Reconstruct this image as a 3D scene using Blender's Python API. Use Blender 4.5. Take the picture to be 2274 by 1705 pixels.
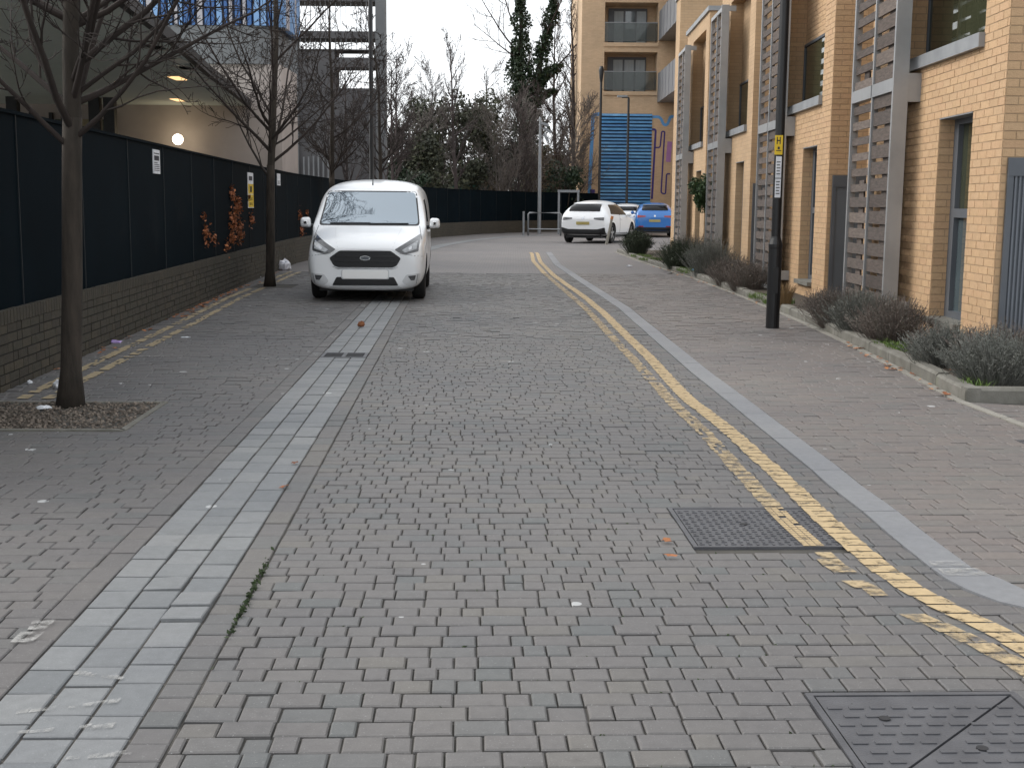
import bpy, bmesh, math, random
from mathutils import Vector, Matrix
from mathutils.bvhtree import BVHTree
S = bpy.context.scene
COL = S.collection
for o in list(bpy.data.objects):
    bpy.data.objects.remove(o)

# ------------------------------------------------------------------ camera
PW, PH, FPX, CH = 2274, 1705, 2750.0, 1.42
TH = math.atan((852.5 - 455) / FPX)
RHO = math.radians(0.5)
_F = Vector((0, math.cos(TH), -math.sin(TH)))
_U0 = Vector((0, math.sin(TH), math.cos(TH)))
_R = Vector((1, 0, 0)) * math.cos(RHO) + _U0 * math.sin(RHO)
_U = _U0 * math.cos(RHO) - Vector((1, 0, 0)) * math.sin(RHO)
cam = bpy.data.objects.new('camera', bpy.data.cameras.new('camera'))
COL.objects.link(cam)
cam.data.sensor_width = 36
cam.data.sensor_fit = 'HORIZONTAL'
cam.data.lens = FPX / PW * 36
cam.data.clip_start = 0.1
cam.data.clip_end = 2000
M = Matrix((_R, _U, -_F)).transposed().to_4x4()
M.translation = Vector((0, 0, CH))
cam.matrix_world = M
S.camera = cam

# ------------------------------------------------------------------ world, sun, exposure
SUN_EL, SUN_ROT = math.radians(38), math.radians(-74)
W = bpy.data.worlds.new('World')
S.world = W
W.use_nodes = True
nt = W.node_tree
for n in list(nt.nodes):
    nt.nodes.remove(n)
sky = nt.nodes.new('ShaderNodeTexSky')
sky.sky_type = 'NISHITA'
sky.sun_disc = False
sky.sun_elevation = SUN_EL
sky.sun_rotation = SUN_ROT
sky.air_density = 1.0
sky.dust_density = 5.0
hs = nt.nodes.new('ShaderNodeHueSaturation')
hs.inputs['Saturation'].default_value = 0.35
nt.links.new(sky.outputs[0], hs.inputs['Color'])
bg1 = nt.nodes.new('ShaderNodeBackground')
bg1.inputs[1].default_value = 0.06
nt.links.new(hs.outputs[0], bg1.inputs[0])
bg2 = nt.nodes.new('ShaderNodeBackground')          # the even white cloud deck of an overcast day
bg2.inputs[0].default_value = (0.94, 0.97, 1.0, 1)
bg2.inputs[1].default_value = 1.12
add = nt.nodes.new('ShaderNodeAddShader')
nt.links.new(bg1.outputs[0], add.inputs[0])
nt.links.new(bg2.outputs[0], add.inputs[1])
wo = nt.nodes.new('ShaderNodeOutputWorld')
nt.links.new(add.outputs[0], wo.inputs[0])
sl = bpy.data.lights.new('sun', 'SUN')
sl.energy = 1.5
sl.angle = math.radians(32)
sl.color = (1.0, 0.96, 0.9)
sun = bpy.data.objects.new('sun', sl)
COL.objects.link(sun)
sun.rotation_euler = Vector((-math.sin(SUN_ROT) * math.cos(SUN_EL), -math.cos(SUN_ROT) * math.cos(SUN_EL), -math.sin(SUN_EL))).to_track_quat('-Z', 'Y').to_euler()
S.view_settings.view_transform = 'Standard'
S.view_settings.look = 'None'
S.view_settings.exposure = 0.12
S.view_settings.gamma = 1.0
S.view_settings.use_curve_mapping = False

# ------------------------------------------------------------------ pixel -> place helpers
def ray(px, py):
    return _F + _R * ((px - PW / 2) / FPX) - _U * ((py - PH / 2) / FPX)
def G(px, py, z=0.0):
    d = ray(px, py)
    return Vector((0, 0, CH)) + d * ((z - CH) / d.z)
def D(px, py, Y):
    d = ray(px, py)
    return Vector((0, 0, CH)) + d * (Y / d.y)

# ------------------------------------------------------------------ materials
MT = {}
def node(t, typ, **kw):
    n = t.nodes.new(typ)
    for k, v in kw.items():
        setattr(n, k, v)
    return n
def math_n(t, op, a, b=None, c=None):
    n = t.nodes.new('ShaderNodeMath'); n.operation = op
    for i, v in enumerate((a, b, c)):
        if v is None: continue
        if isinstance(v, (int, float)): n.inputs[i].default_value = v
        else: t.links.new(v, n.inputs[i])
    return n.outputs[0]
def ramp(t, fac, stops, interp='LINEAR'):
    n = t.nodes.new('ShaderNodeValToRGB')
    cr = n.color_ramp; cr.interpolation = interp
    while len(cr.elements) < len(stops): cr.elements.new(0.5)
    for e, (p, c) in zip(cr.elements, stops):
        e.position = p; e.color = (*c[:3], 1)
    t.links.new(fac, n.inputs[0])
    return n.outputs[0]
def mix(t, fac, a, b, mode='MIX'):
    n = t.nodes.new('ShaderNodeMixRGB'); n.blend_type = mode
    for i, v in enumerate((fac, a, b)):
        if isinstance(v, (int, float)): n.inputs[i].default_value = v
        elif isinstance(v, tuple): n.inputs[i].default_value = (*v[:3], 1)
        else: t.links.new(v, n.inputs[i])
    return n.outputs[0]
def noise(t, vec, scale, detail=4, rough=0.55):
    n = t.nodes.new('ShaderNodeTexNoise')
    n.inputs['Scale'].default_value = scale
    n.inputs['Detail'].default_value = detail
    n.inputs['Roughness'].default_value = rough
    if vec is not None: t.links.new(vec, n.inputs['Vector'])
    return n.outputs[0]
def newmat(name):
    m = bpy.data.materials.new(name); m.use_nodes = True
    t = m.node_tree
    b = t.nodes['Principled BSDF']
    MT[name] = m
    return m, t, b
def isl(t):
    g = t.nodes.new('ShaderNodeNewGeometry')
    oi = t.nodes.new('ShaderNodeObjectInfo')
    return math_n(t, 'FRACT', math_n(t, 'ADD', g.outputs['Random Per Island'], math_n(t, 'MULTIPLY', oi.outputs['Random'], 7.31))), g
def pm(name, c1, c2=None, ns=6.0, rough=0.7, metal=0.0, bump=0.0, bs=60.0, var=None, spec=0.5, coat=0.0, stretch=None, dirt=None):
    """procedural material: two tones over world noise, optional per-piece tones, fine relief, optional dirt"""
    m, t, b = newmat(name)
    r, g = isl(t)
    pos = g.outputs['Position']
    if stretch:
        mp = t.nodes.new('ShaderNodeMapping'); mp.inputs['Scale'].default_value = stretch
        t.links.new(pos, mp.inputs['Vector']); pos = mp.outputs[0]
    c2 = c2 or tuple(x * 0.82 for x in c1)
    nz = noise(t, pos, ns, 5)
    col = ramp(t, nz, [(0.32, c2), (0.68, c1)])
    if var:
        vc = ramp(t, r, [(i / max(1, len(var) - 1), c) for i, c in enumerate(var)])
        col = mix(t, 1.0, col, vc, 'MULTIPLY')
    if dirt:
        dn = noise(t, pos, dirt[0], 6, 0.65)
        df = ramp(t, dn, [(dirt[1], (0, 0, 0)), (min(1, dirt[1] + 0.2), (1, 1, 1))])
        col = mix(t, df, col, dirt[2])
    t.links.new(col, b.inputs['Base Color'])
    b.inputs['Roughness'].default_value = rough
    b.inputs['Metallic'].default_value = metal
    b.inputs['Specular IOR Level'].default_value = spec
    b.inputs['Coat Weight'].default_value = coat
    if coat: b.inputs['Coat Roughness'].default_value = 0.05
    if bump:
        bp = t.nodes.new('ShaderNodeBump')
        bp.inputs['Strength'].default_value = bump
        bp.inputs['Distance'].default_value = 0.01
        t.links.new(noise(t, pos, bs, 5, 0.6), bp.inputs['Height'])
        t.links.new(bp.outputs[0], b.inputs['Normal'])
    return m
def paving(name, tones, speck=0.5, rough=0.62, dirtcol=(0.05, 0.045, 0.035), gum=True):
    m, t, b = newmat(name)
    r, g = isl(t)
    pos = g.outputs['Position']
    col = ramp(t, r, [(i / (len(tones) - 1), c) for i, c in enumerate(tones)])
    patch = ramp(t, noise(t, pos, 0.55, 4), [(0.3, (0.84, 0.85, 0.88)), (0.7, (1.12, 1.1, 1.07))])
    col = mix(t, 1.0, col, patch, 'MULTIPLY')
    fine = ramp(t, noise(t, pos, 260, 3, 0.7), [(0.25, (0.7, 0.7, 0.7)), (0.75, (1.22, 1.22, 1.22))])
    col = mix(t, speck, col, fine, 'MULTIPLY')
    sp_ = ramp(t, noise(t, pos, 170, 2, 0.5), [(0.66, (0, 0, 0)), (0.74, (0.5, 0.5, 0.5))])
    col = mix(t, sp_, col, (0.34, 0.34, 0.34))
    mid = ramp(t, noise(t, pos, 22, 5, 0.65), [(0.3, (0.86, 0.86, 0.86)), (0.7, (1.1, 1.1, 1.1))])
    col = mix(t, 0.8, col, mid, 'MULTIPLY')
    mossy = ramp(t, noise(t, pos, 1.7, 6, 0.7), [(0.66, (0, 0, 0)), (0.85, (0.5, 0.5, 0.5))])
    col = mix(t, mossy, col, dirtcol)
    stain = ramp(t, noise(t, pos, 2.6, 7, 0.75), [(0.60, (1, 1, 1)), (0.74, (0.72, 0.71, 0.7))])
    col = mix(t, 1.0, col, stain, 'MULTIPLY')
    if gum:
        v = node(t, 'ShaderNodeTexVoronoi'); v.inputs['Scale'].default_value = 3.6
        t.links.new(pos, v.inputs['Vector'])
        vw = t.nodes.new('ShaderNodeSeparateColor'); t.links.new(v.outputs['Color'], vw.inputs[0])
        thr = math_n(t, 'MULTIPLY', math_n(t, 'POWER', vw.outputs[0], 3.0), 0.125)
        gm = math_n(t, 'LESS_THAN', v.outputs['Distance'], thr)
        gm = math_n(t, 'MULTIPLY', gm, 0.6)
        col = mix(t, gm, col, (0.52, 0.53, 0.53))
    t.links.new(col, b.inputs['Base Color'])
    b.inputs['Roughness'].default_value = rough
    bp = t.nodes.new('ShaderNodeBump'); bp.inputs['Strength'].default_value = 0.35; bp.inputs['Distance'].default_value = 0.004
    t.links.new(noise(t, pos, 150, 5, 0.7), bp.inputs['Height'])
    t.links.new(bp.outputs[0], b.inputs['Normal'])
    return m
def brick_tex(name, axis, c1, c2, mort, bw=0.225, rh=0.075):
    m, t, b = newmat(name)
    tc = t.nodes.new('ShaderNodeTexCoord')
    sp = t.nodes.new('ShaderNodeSeparateXYZ'); t.links.new(tc.outputs['Object'], sp.inputs[0])
    cb = t.nodes.new('ShaderNodeCombineXYZ')
    t.links.new(sp.outputs['Y' if axis == 'x' else 'X'], cb.inputs[0]); t.links.new(sp.outputs['Z'], cb.inputs[1])
    br = t.nodes.new('ShaderNodeTexBrick')
    t.links.new(cb.outputs[0], br.inputs['Vector'])
    br.inputs['Scale'].default_value = 1
    br.inputs['Brick Width'].default_value = bw
    br.inputs['Row Height'].default_value = rh
    br.inputs['Mortar Size'].default_value = 0.005
    br.inputs['Mortar Smooth'].default_value = 0.2
    br.inputs['Color1'].default_value = (*c1, 1); br.inputs['Color2'].default_value = (*c2, 1); br.inputs['Mortar'].default_value = (*mort, 1)
    g = t.nodes.new('ShaderNodeNewGeometry')
    w = ramp(t, noise(t, g.outputs['Position'], 0.9, 6, 0.6), [(0.3, (0.86, 0.86, 0.86)), (0.72, (1.08, 1.06, 1.04))])
    col = mix(t, 1.0, br.outputs['Color'], w, 'MULTIPLY')
    t.links.new(col, b.inputs['Base Color'])
    b.inputs['Roughness'].default_value = 0.85
    bp = t.nodes.new('ShaderNodeBump'); bp.inputs['Strength'].default_value = 0.5; bp.inputs['Distance'].default_value = 0.006
    bp.invert = True
    t.links.new(br.outputs['Fac'], bp.inputs['Height']); t.links.new(bp.outputs[0], b.inputs['Normal'])
    return m
def glass(name, base, f0ior=2.2, rough=0.03):
    m, t, b = newmat(name)
    g = t.nodes.new('ShaderNodeNewGeometry')
    col = ramp(t, noise(t, g.outputs['Position'], 1.3, 3), [(0.35, tuple(x * 0.7 for x in base)), (0.7, base)])
    t.links.new(col, b.inputs['Base Color'])
    b.inputs['Roughness'].default_value = rough
    b.inputs['IOR'].default_value = f0ior
    b.inputs['Specular IOR Level'].default_value = 0.5
    return m
def clear_glass(name, tint, f):
    m, t, b = newmat(name)
    b.inputs['Base Color'].default_value = (*tint, 1); b.inputs['Roughness'].default_value = 0.05; b.inputs['IOR'].default_value = 1.7
    g = t.nodes.new('ShaderNodeNewGeometry')
    tr = t.nodes.new('ShaderNodeBsdfTransparent'); tr.inputs[0].default_value = (0.8, 0.84, 0.82, 1); mx = t.nodes.new('ShaderNodeMixShader')
    t.links.new(ramp(t, noise(t, g.outputs['Position'], 0.8, 2), [(0.3, (f - .08,) * 3), (0.7, (f + .08,) * 3)]), mx.inputs[0])
    t.links.new(tr.outputs[0], mx.inputs[1]); t.links.new(b.outputs[0], mx.inputs[2])
    t.links.new(mx.outputs[0], t.nodes['Material Output'].inputs[0])
def emit(name, col, s):
    m, t, b = newmat(name)
    b.inputs['Base Color'].default_value = (*col, 1)
    b.inputs['Emission Color'].default_value = (*col, 1)
    b.inputs['Emission Strength'].default_value = s
    return m

paving('road_block', [(0.112, 0.107, 0.105), (0.124, 0.118, 0.115), (0.117, 0.112, 0.110), (0.127, 0.121, 0.117), (0.108, 0.111, 0.110), (0.120, 0.114, 0.112), (0.129, 0.122, 0.112), (0.118, 0.113, 0.112), (0.104, 0.109, 0.108)])
paving('bay_block', [(0.1, 0.096, 0.095), (0.113, 0.107, 0.105), (0.106, 0.101, 0.1), (0.116, 0.109, 0.105), (0.098, 0.099, 0.098), (0.11, 0.104, 0.103)])
paving('path_block', [(0.152, 0.138, 0.13), (0.143, 0.13, 0.124), (0.162, 0.143, 0.132), (0.139, 0.133, 0.126), (0.155, 0.135, 0.126), (0.148, 0.139, 0.132)], gum=True)
paving('slab', [(0.15, 0.158, 0.163), (0.186, 0.193, 0.197), (0.164, 0.172, 0.177), (0.195, 0.2, 0.202), (0.14, 0.149, 0.155), (0.177, 0.184, 0.188)], speck=0.4, rough=0.55)
paving('kerb_grey', [(0.185, 0.191, 0.202), (0.2, 0.206, 0.216)], speck=0.25, gum=False)
pm('joint', (0.075, 0.069, 0.061), (0.045, 0.042, 0.037), ns=5, rough=0.95, dirt=(2.2, 0.62, (0.035, 0.05, 0.02)))
pm('soil', (0.07, 0.055, 0.04), (0.04, 0.032, 0.025), ns=14, rough=0.95, bump=0.8, bs=40)
pm('ground', (0.09, 0.085, 0.06), (0.05, 0.055, 0.03), ns=2, rough=0.95)
def worn(name, c1, c2, ns, thr, soft=0.12):
    m, t, b = newmat(name)
    g = t.nodes.new('ShaderNodeNewGeometry'); pos = g.outputs['Position']
    t.links.new(ramp(t, noise(t, pos, 30, 5), [(0.3, c2), (0.7, c1)]), b.inputs['Base Color'])
    b.inputs['Roughness'].default_value = 0.7
    fac = ramp(t, noise(t, pos, ns, 7, 0.72), [(thr, (0, 0, 0)), (thr + soft, (1, 1, 1))])
    tr = t.nodes.new('ShaderNodeBsdfTransparent'); mx = t.nodes.new('ShaderNodeMixShader')
    t.links.new(fac, mx.inputs[0]); t.links.new(tr.outputs[0], mx.inputs[1]); t.links.new(b.outputs[0], mx.inputs[2])
    t.links.new(mx.outputs[0], t.nodes['Material Output'].inputs[0])
worn('yellow_paint', (0.46, 0.345, 0.19), (0.38, 0.285, 0.165), 16, 0.32, 0.16)
worn('yellow_worn', (0.44, 0.335, 0.19), (0.35, 0.27, 0.165), 14, 0.36, 0.22)
worn('yellow_faded', (0.37, 0.29, 0.17), (0.29, 0.235, 0.15), 9, 0.28, 0.15)
worn('white_paint', (0.42, 0.415, 0.4), (0.34, 0.335, 0.32), 22, 0.40, 0.34)
pm('kerb_conc', (0.2, 0.192, 0.17), (0.125, 0.12, 0.1), ns=6, rough=0.9, bump=0.4, bs=70, dirt=(3, 0.6, (0.12, 0.13, 0.07)), var=[(0.85, 0.85, 0.85), (1.05, 1.05, 1.05)])
pm('strip_conc', (0.27, 0.255, 0.225), (0.2, 0.19, 0.165), ns=8, rough=0.9, dirt=(4, 0.6, (0.13, 0.125, 0.1)))
pm('iron', (0.1, 0.101, 0.109), (0.07, 0.071, 0.078), ns=9, rough=0.5, metal=0.2, bump=0.3, bs=120, dirt=(5, 0.66, (0.13, 0.085, 0.065)))
pm('iron_dark', (0.03, 0.03, 0.033), (0.02, 0.02, 0.022), ns=9, rough=0.6, metal=0.3)
BR1, BR2, MORT = (0.505, 0.352, 0.212), (0.455, 0.312, 0.183), (0.39, 0.275, 0.17)
pm('brick', (0.535, 0.36, 0.212), (0.48, 0.322, 0.187), ns=30, rough=0.85, bump=0.5, bs=90, var=[(0.9, 0.885, 0.86), (1.0, 1.0, 1.0), (0.97, 0.93, 0.92), (1.04, 1.03, 1.0), (0.93, 0.91, 0.88)], dirt=(0.8, 0.72, (0.33, 0.235, 0.145)))
pm('mortar', (0.40, 0.285, 0.175), (0.33, 0.235, 0.145), ns=12, rough=0.95)
brick_tex('brick_x', 'x', BR1, BR2, MORT)
brick_tex('brick_y', 'y', BR1, BR2, MORT)
brick_tex('flat_brick', 'y', (0.6, 0.44, 0.29), (0.54, 0.39, 0.255), (0.48, 0.36, 0.24))
brick_tex('flat_brick_x', 'x', (0.6, 0.44, 0.29), (0.54, 0.39, 0.255), (0.48, 0.36, 0.24))
pm('wall_brick', (0.052, 0.046, 0.034), (0.035, 0.031, 0.024), ns=20, rough=0.9, bump=0.5, bs=80, var=[(0.75, 0.72, 0.7), (1.05, 1.02, 0.98), (0.9, 0.92, 0.86), (1.2, 1.12, 1.0)], dirt=(1.4, 0.6, (0.026, 0.031, 0.015)))
pm('wall_mortar', (0.014, 0.013, 0.011), (0.009, 0.009, 0.008), ns=12, rough=0.95)
brick_tex('far_wall', 'x', (0.055, 0.048, 0.034), (0.042, 0.037, 0.027), (0.02, 0.018, 0.015))
pm('hoarding', (0.0035, 0.0085, 0.0125), (0.0025, 0.006, 0.009), ns=1.2, rough=0.6, bump=0.06, bs=4, spec=0.02, dirt=(1.1, 0.6, (0.010, 0.0135, 0.016)))
pm('joint_strip', (.0044, .0095, .0135), (.0035, .0078, .011), ns=3, rough=.6)
pm('frame_grey', (0.34, 0.345, 0.35), (0.28, 0.285, 0.29), ns=3, rough=0.42, metal=0.35)
pm('trim_dark', (0.11, 0.12, 0.135), (0.09, 0.1, 0.115), ns=3, rough=0.5, metal=0.1)
pm('door_grey', (0.12, 0.135, 0.155), (0.10, 0.115, 0.13), ns=2, rough=0.5)
pm('coping', (0.3, 0.31, 0.32), (0.22, 0.23, 0.24), ns=4, rough=0.5, metal=0.2)
pm('timber', (0.15, 0.122, 0.106), (0.08, 0.066, 0.058), ns=7, rough=0.9, bump=0.6, bs=60, stretch=(1, 1, 6), var=[(0.6, 0.58, 0.58), (1.0, 0.97, 0.95), (0.8, 0.8, 0.82), (1.35, 1.33, 1.3)])
glass('glass_win', (0.055, 0.06, 0.035), 1.9)
glass('glass_blue', (0.10, 0.13, 0.14), 1.9)
glass('glass_car', (0.03, 0.05, 0.075), 4.0)
MT['glass_car'].node_tree.nodes['Principled BSDF'].inputs['Specular Tint'].default_value = (0.84, 0.93, 1.0, 1)
glass('glass_tint', (0.007, 0.0075, 0.009), 1.32)
clear_glass('glass_bal', (0.055, 0.062, 0.06), 0.42)
pm('black_steel', (0.006, 0.0065, 0.008), (0.0045, 0.0045, 0.0055), ns=3, rough=0.4, bump=0.1)
pm('galv', (0.27, 0.28, 0.29), (0.21, 0.22, 0.23), ns=6, rough=0.5, metal=0.4)
pm('bark', (0.045, 0.035, 0.027), (0.02, 0.016, 0.012), ns=16, rough=0.95, bump=0.9, bs=35, stretch=(1, 1, 0.25))
pm('twig', (0.03, 0.0205, 0.0165), (0.018, 0.0125, 0.0105), ns=5, rough=0.9)
pm('twig_far', (0.075, 0.058, 0.055), (0.045, 0.036, 0.035), ns=0.6, rough=0.95)
pm('ivy', (0.022, 0.045, 0.02), (0.012, 0.025, 0.012), ns=1.2, rough=0.6, var=[(0.6, 0.65, 0.6), (1.0, 1.0, 1.0), (1.5, 1.4, 1.2)])
pm('climber', (.045, .085, .03), (.028, .055, .02), ns=4, rough=.6, var=[(.55, .6, .55), (1, 1, 1), (1.5, 1.4, 1.2)])
pm('evergreen', (0.062, 0.07, 0.042), (0.036, 0.04, 0.028), ns=0.5, rough=0.75, var=[(0.6, 0.62, 0.6), (1.0, 1.0, 1.0), (1.35, 1.25, 1.0)])
pm('scrub', (0.12, 0.095, 0.06), (0.075, 0.06, 0.042), ns=0.4, rough=0.9, var=[(0.6, 0.6, 0.6), (1.0, 1.0, 1.0), (1.3, 1.2, 1.0)])
pm('lavender', (0.195, 0.168, 0.15), (0.115, 0.097, 0.088), ns=5, rough=0.9, var=[(0.55, 0.5, 0.48), (1.0, 0.92, 0.9), (0.8, 0.9, 0.85), (1.25, 1.2, 1.15)])
pm('lavender_green', (0.175, 0.182, 0.165), (0.11, 0.11, 0.1), ns=5, rough=0.9, var=[(0.55, 0.55, 0.5), (1.0, 1.0, 1.0), (1.3, 1.3, 1.25)])
pm('rosemary', (0.055, 0.07, 0.045), (0.035, 0.045, 0.03), ns=5, rough=0.85, var=[(0.55, 0.55, 0.5), (1.0, 1.0, 1.0), (1.4, 1.35, 1.2)])
pm('grass', (0.10, 0.17, 0.035), (0.07, 0.12, 0.03), ns=4, rough=0.8, var=[(0.7, 0.7, 0.6), (1.0, 1.0, 1.0), (1.3, 1.15, 0.8)])
pm('straw', (0.3, 0.2, 0.1), (0.2, 0.13, 0.07), ns=4, rough=0.9, var=[(0.7, 0.7, 0.7), (1.1, 1.1, 1.0)])
pm('dead_leaf', (0.42, 0.17, 0.06), (0.24, 0.085, 0.035), ns=18, rough=0.8, var=[(0.5, 0.45, 0.4), (1.0, 1.0, 1.0), (1.25, 1.3, 1.2), (0.7, 0.6, 0.6)])
pm('creeper_leaf', (0.42, 0.14, 0.05), (0.2, 0.06, 0.028), ns=18, rough=0.7, var=[(0.25, 0.3, 0.3), (1.0, 1.0, 1.0), (1.2, 1.3, 1.2), (0.5, 0.5, 0.5)])
pm('car_white', (0.82, 0.84, 0.86), (0.8, 0.82, 0.84), ns=1, rough=0.28, coat=0.6)
pm('car_blue', (0.02, 0.16, 0.48), (0.018, 0.14, 0.43), ns=1, rough=0.3, coat=0.7)
pm('panel_grey', (.6, .615, .63), (.56, .575, .59), ns=1, rough=.35)
pm('black_gloss', (.02, .021, .023), (.016, .016, .018), ns=4, rough=.2)
pm('black_plastic', (0.012, 0.013, 0.015), (0.009, 0.009, 0.01), ns=8, rough=0.5)
pm('tyre', (0.014, 0.014, 0.015), (0.01, 0.01, 0.01), ns=9, rough=0.85)
pm('rim', (0.42, 0.43, 0.44), (0.33, 0.34, 0.35), ns=5, rough=0.35, metal=0.7)
pm('chrome', (0.6, 0.62, 0.64), (0.5, 0.52, 0.54), ns=5, rough=0.15, metal=0.9)
pm('lamp_lens', (0.42, 0.44, 0.46), (0.2, 0.21, 0.22), ns=12, rough=0.08, spec=0.8)
pm('lamp_dark', (0.09, 0.095, 0.1), (0.05, 0.05, 0.055), ns=12, rough=0.1, spec=0.8)
pm('tail_red', (0.32, 0.012, 0.012), (0.2, 0.01, 0.01), ns=12, rough=0.12, spec=0.8)
pm('plate_white', (0.88, 0.88, 0.87), (0.86, 0.86, 0.85), ns=4, rough=0.35)
pm('plate_yellow', (0.4, 0.33, 0.12), (0.34, 0.28, 0.1), ns=4, rough=0.4)
pm('paper', (0.72, 0.74, 0.77), (0.58, 0.6, 0.64), ns=9, rough=0.7)
pm('ink', (0.03, 0.03, 0.04), (0.02, 0.02, 0.03), ns=9, rough=0.7)
pm('sign_yellow', (0.75, 0.52, 0.02), (0.68, 0.46, 0.02), ns=6, rough=0.5)
pm('bag', (0.72, 0.73, 0.78), (0.55, 0.56, 0.62), ns=10, rough=0.35, bump=0.5, bs=18)
pm('crisp_bag', (0.22, 0.12, 0.4), (0.5, 0.4, 0.65), ns=30, rough=0.3)
pm('blue_litter', (0.05, 0.3, 0.6), (0.04, 0.2, 0.45), ns=10, rough=0.4)
pm('beige_wall', (0.42, 0.365, 0.335), (0.35, 0.305, 0.28), ns=1.5, rough=0.85, dirt=(0.5, 0.68, (0.23, 0.195, 0.18)))
pm('grey_wall', (0.115, 0.112, 0.115), (0.085, 0.083, 0.087), ns=0.8, rough=0.85)
pm('grey_fascia', (0.17, 0.175, 0.18), (0.13, 0.135, 0.14), ns=0.8, rough=0.7)
pm('soffit', (0.62, 0.67, 0.63), (0.55, 0.6, 0.56), ns=0.7, rough=0.75)
pm('fin_blue', (0.04, 0.13, 0.34), (0.035, 0.1, 0.28), ns=1.5, rough=0.5)
pm('fin_pale', (0.2, 0.36, 0.62), (0.17, 0.3, 0.52), ns=1.5, rough=0.5)
pm('fin_cream', (0.42, 0.4, 0.42), (0.35, 0.33, 0.36), ns=1.5, rough=0.5)
pm('fin_dark', (0.03, 0.05, 0.1), (0.025, 0.04, 0.08), ns=1.5, rough=0.6)
pm('louvre_blue', (0.1, 0.29, 0.55), (0.05, 0.18, 0.4), ns=2.2, rough=0.5, stretch=(1, 1, 3), var=[(0.6, 0.7, 0.8), (1.5, 1.3, 1.15), (1.0, 1.0, 1.0), (0.8, 1.1, 1.1), (1.9, 1.5, 1.25)])
pm('louvre_dark', (0.01, 0.025, 0.06), (0.008, 0.02, 0.045), ns=2, rough=0.7)
pm('mural_blue', (0.12, 0.34, 0.68), (0.11, 0.3, 0.6), ns=3, rough=0.75)
pm('mural_purple', (0.05, 0.035, 0.2), (0.045, 0.03, 0.17), ns=3, rough=0.75)
pm('mural_pink', (0.4, 0.2, 0.42), (0.34, 0.17, 0.38), ns=3, rough=0.75)
pm('clad_grey', (0.23, 0.235, 0.25), (0.19, 0.195, 0.21), ns=2, rough=0.5, metal=0.3)
pm('rib_grey', (0.15, 0.165, 0.19), (0.12, 0.13, 0.15), ns=3, rough=0.45)
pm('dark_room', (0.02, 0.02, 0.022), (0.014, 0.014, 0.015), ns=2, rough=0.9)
pm('curtain', (0.45, 0.5, 0.52), (0.36, 0.4, 0.43), ns=3, rough=0.8, stretch=(6, 6, 0.4))
pm('shop_light_tone', (0.3, 0.25, 0.16), (0.2, 0.165, 0.11), ns=1.5, rough=0.8)  # yellowish light of the shopfronts put into the base colour
pm('sky_spot', (0.62, 0.64, 0.62), (0.5, 0.52, 0.5), ns=3, rough=0.5)
emit('globe_light', (1.0, 0.86, 0.62), 7.0)
emit('soffit_light', (1.0, 0.62, 0.28), 1.3)

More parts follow.
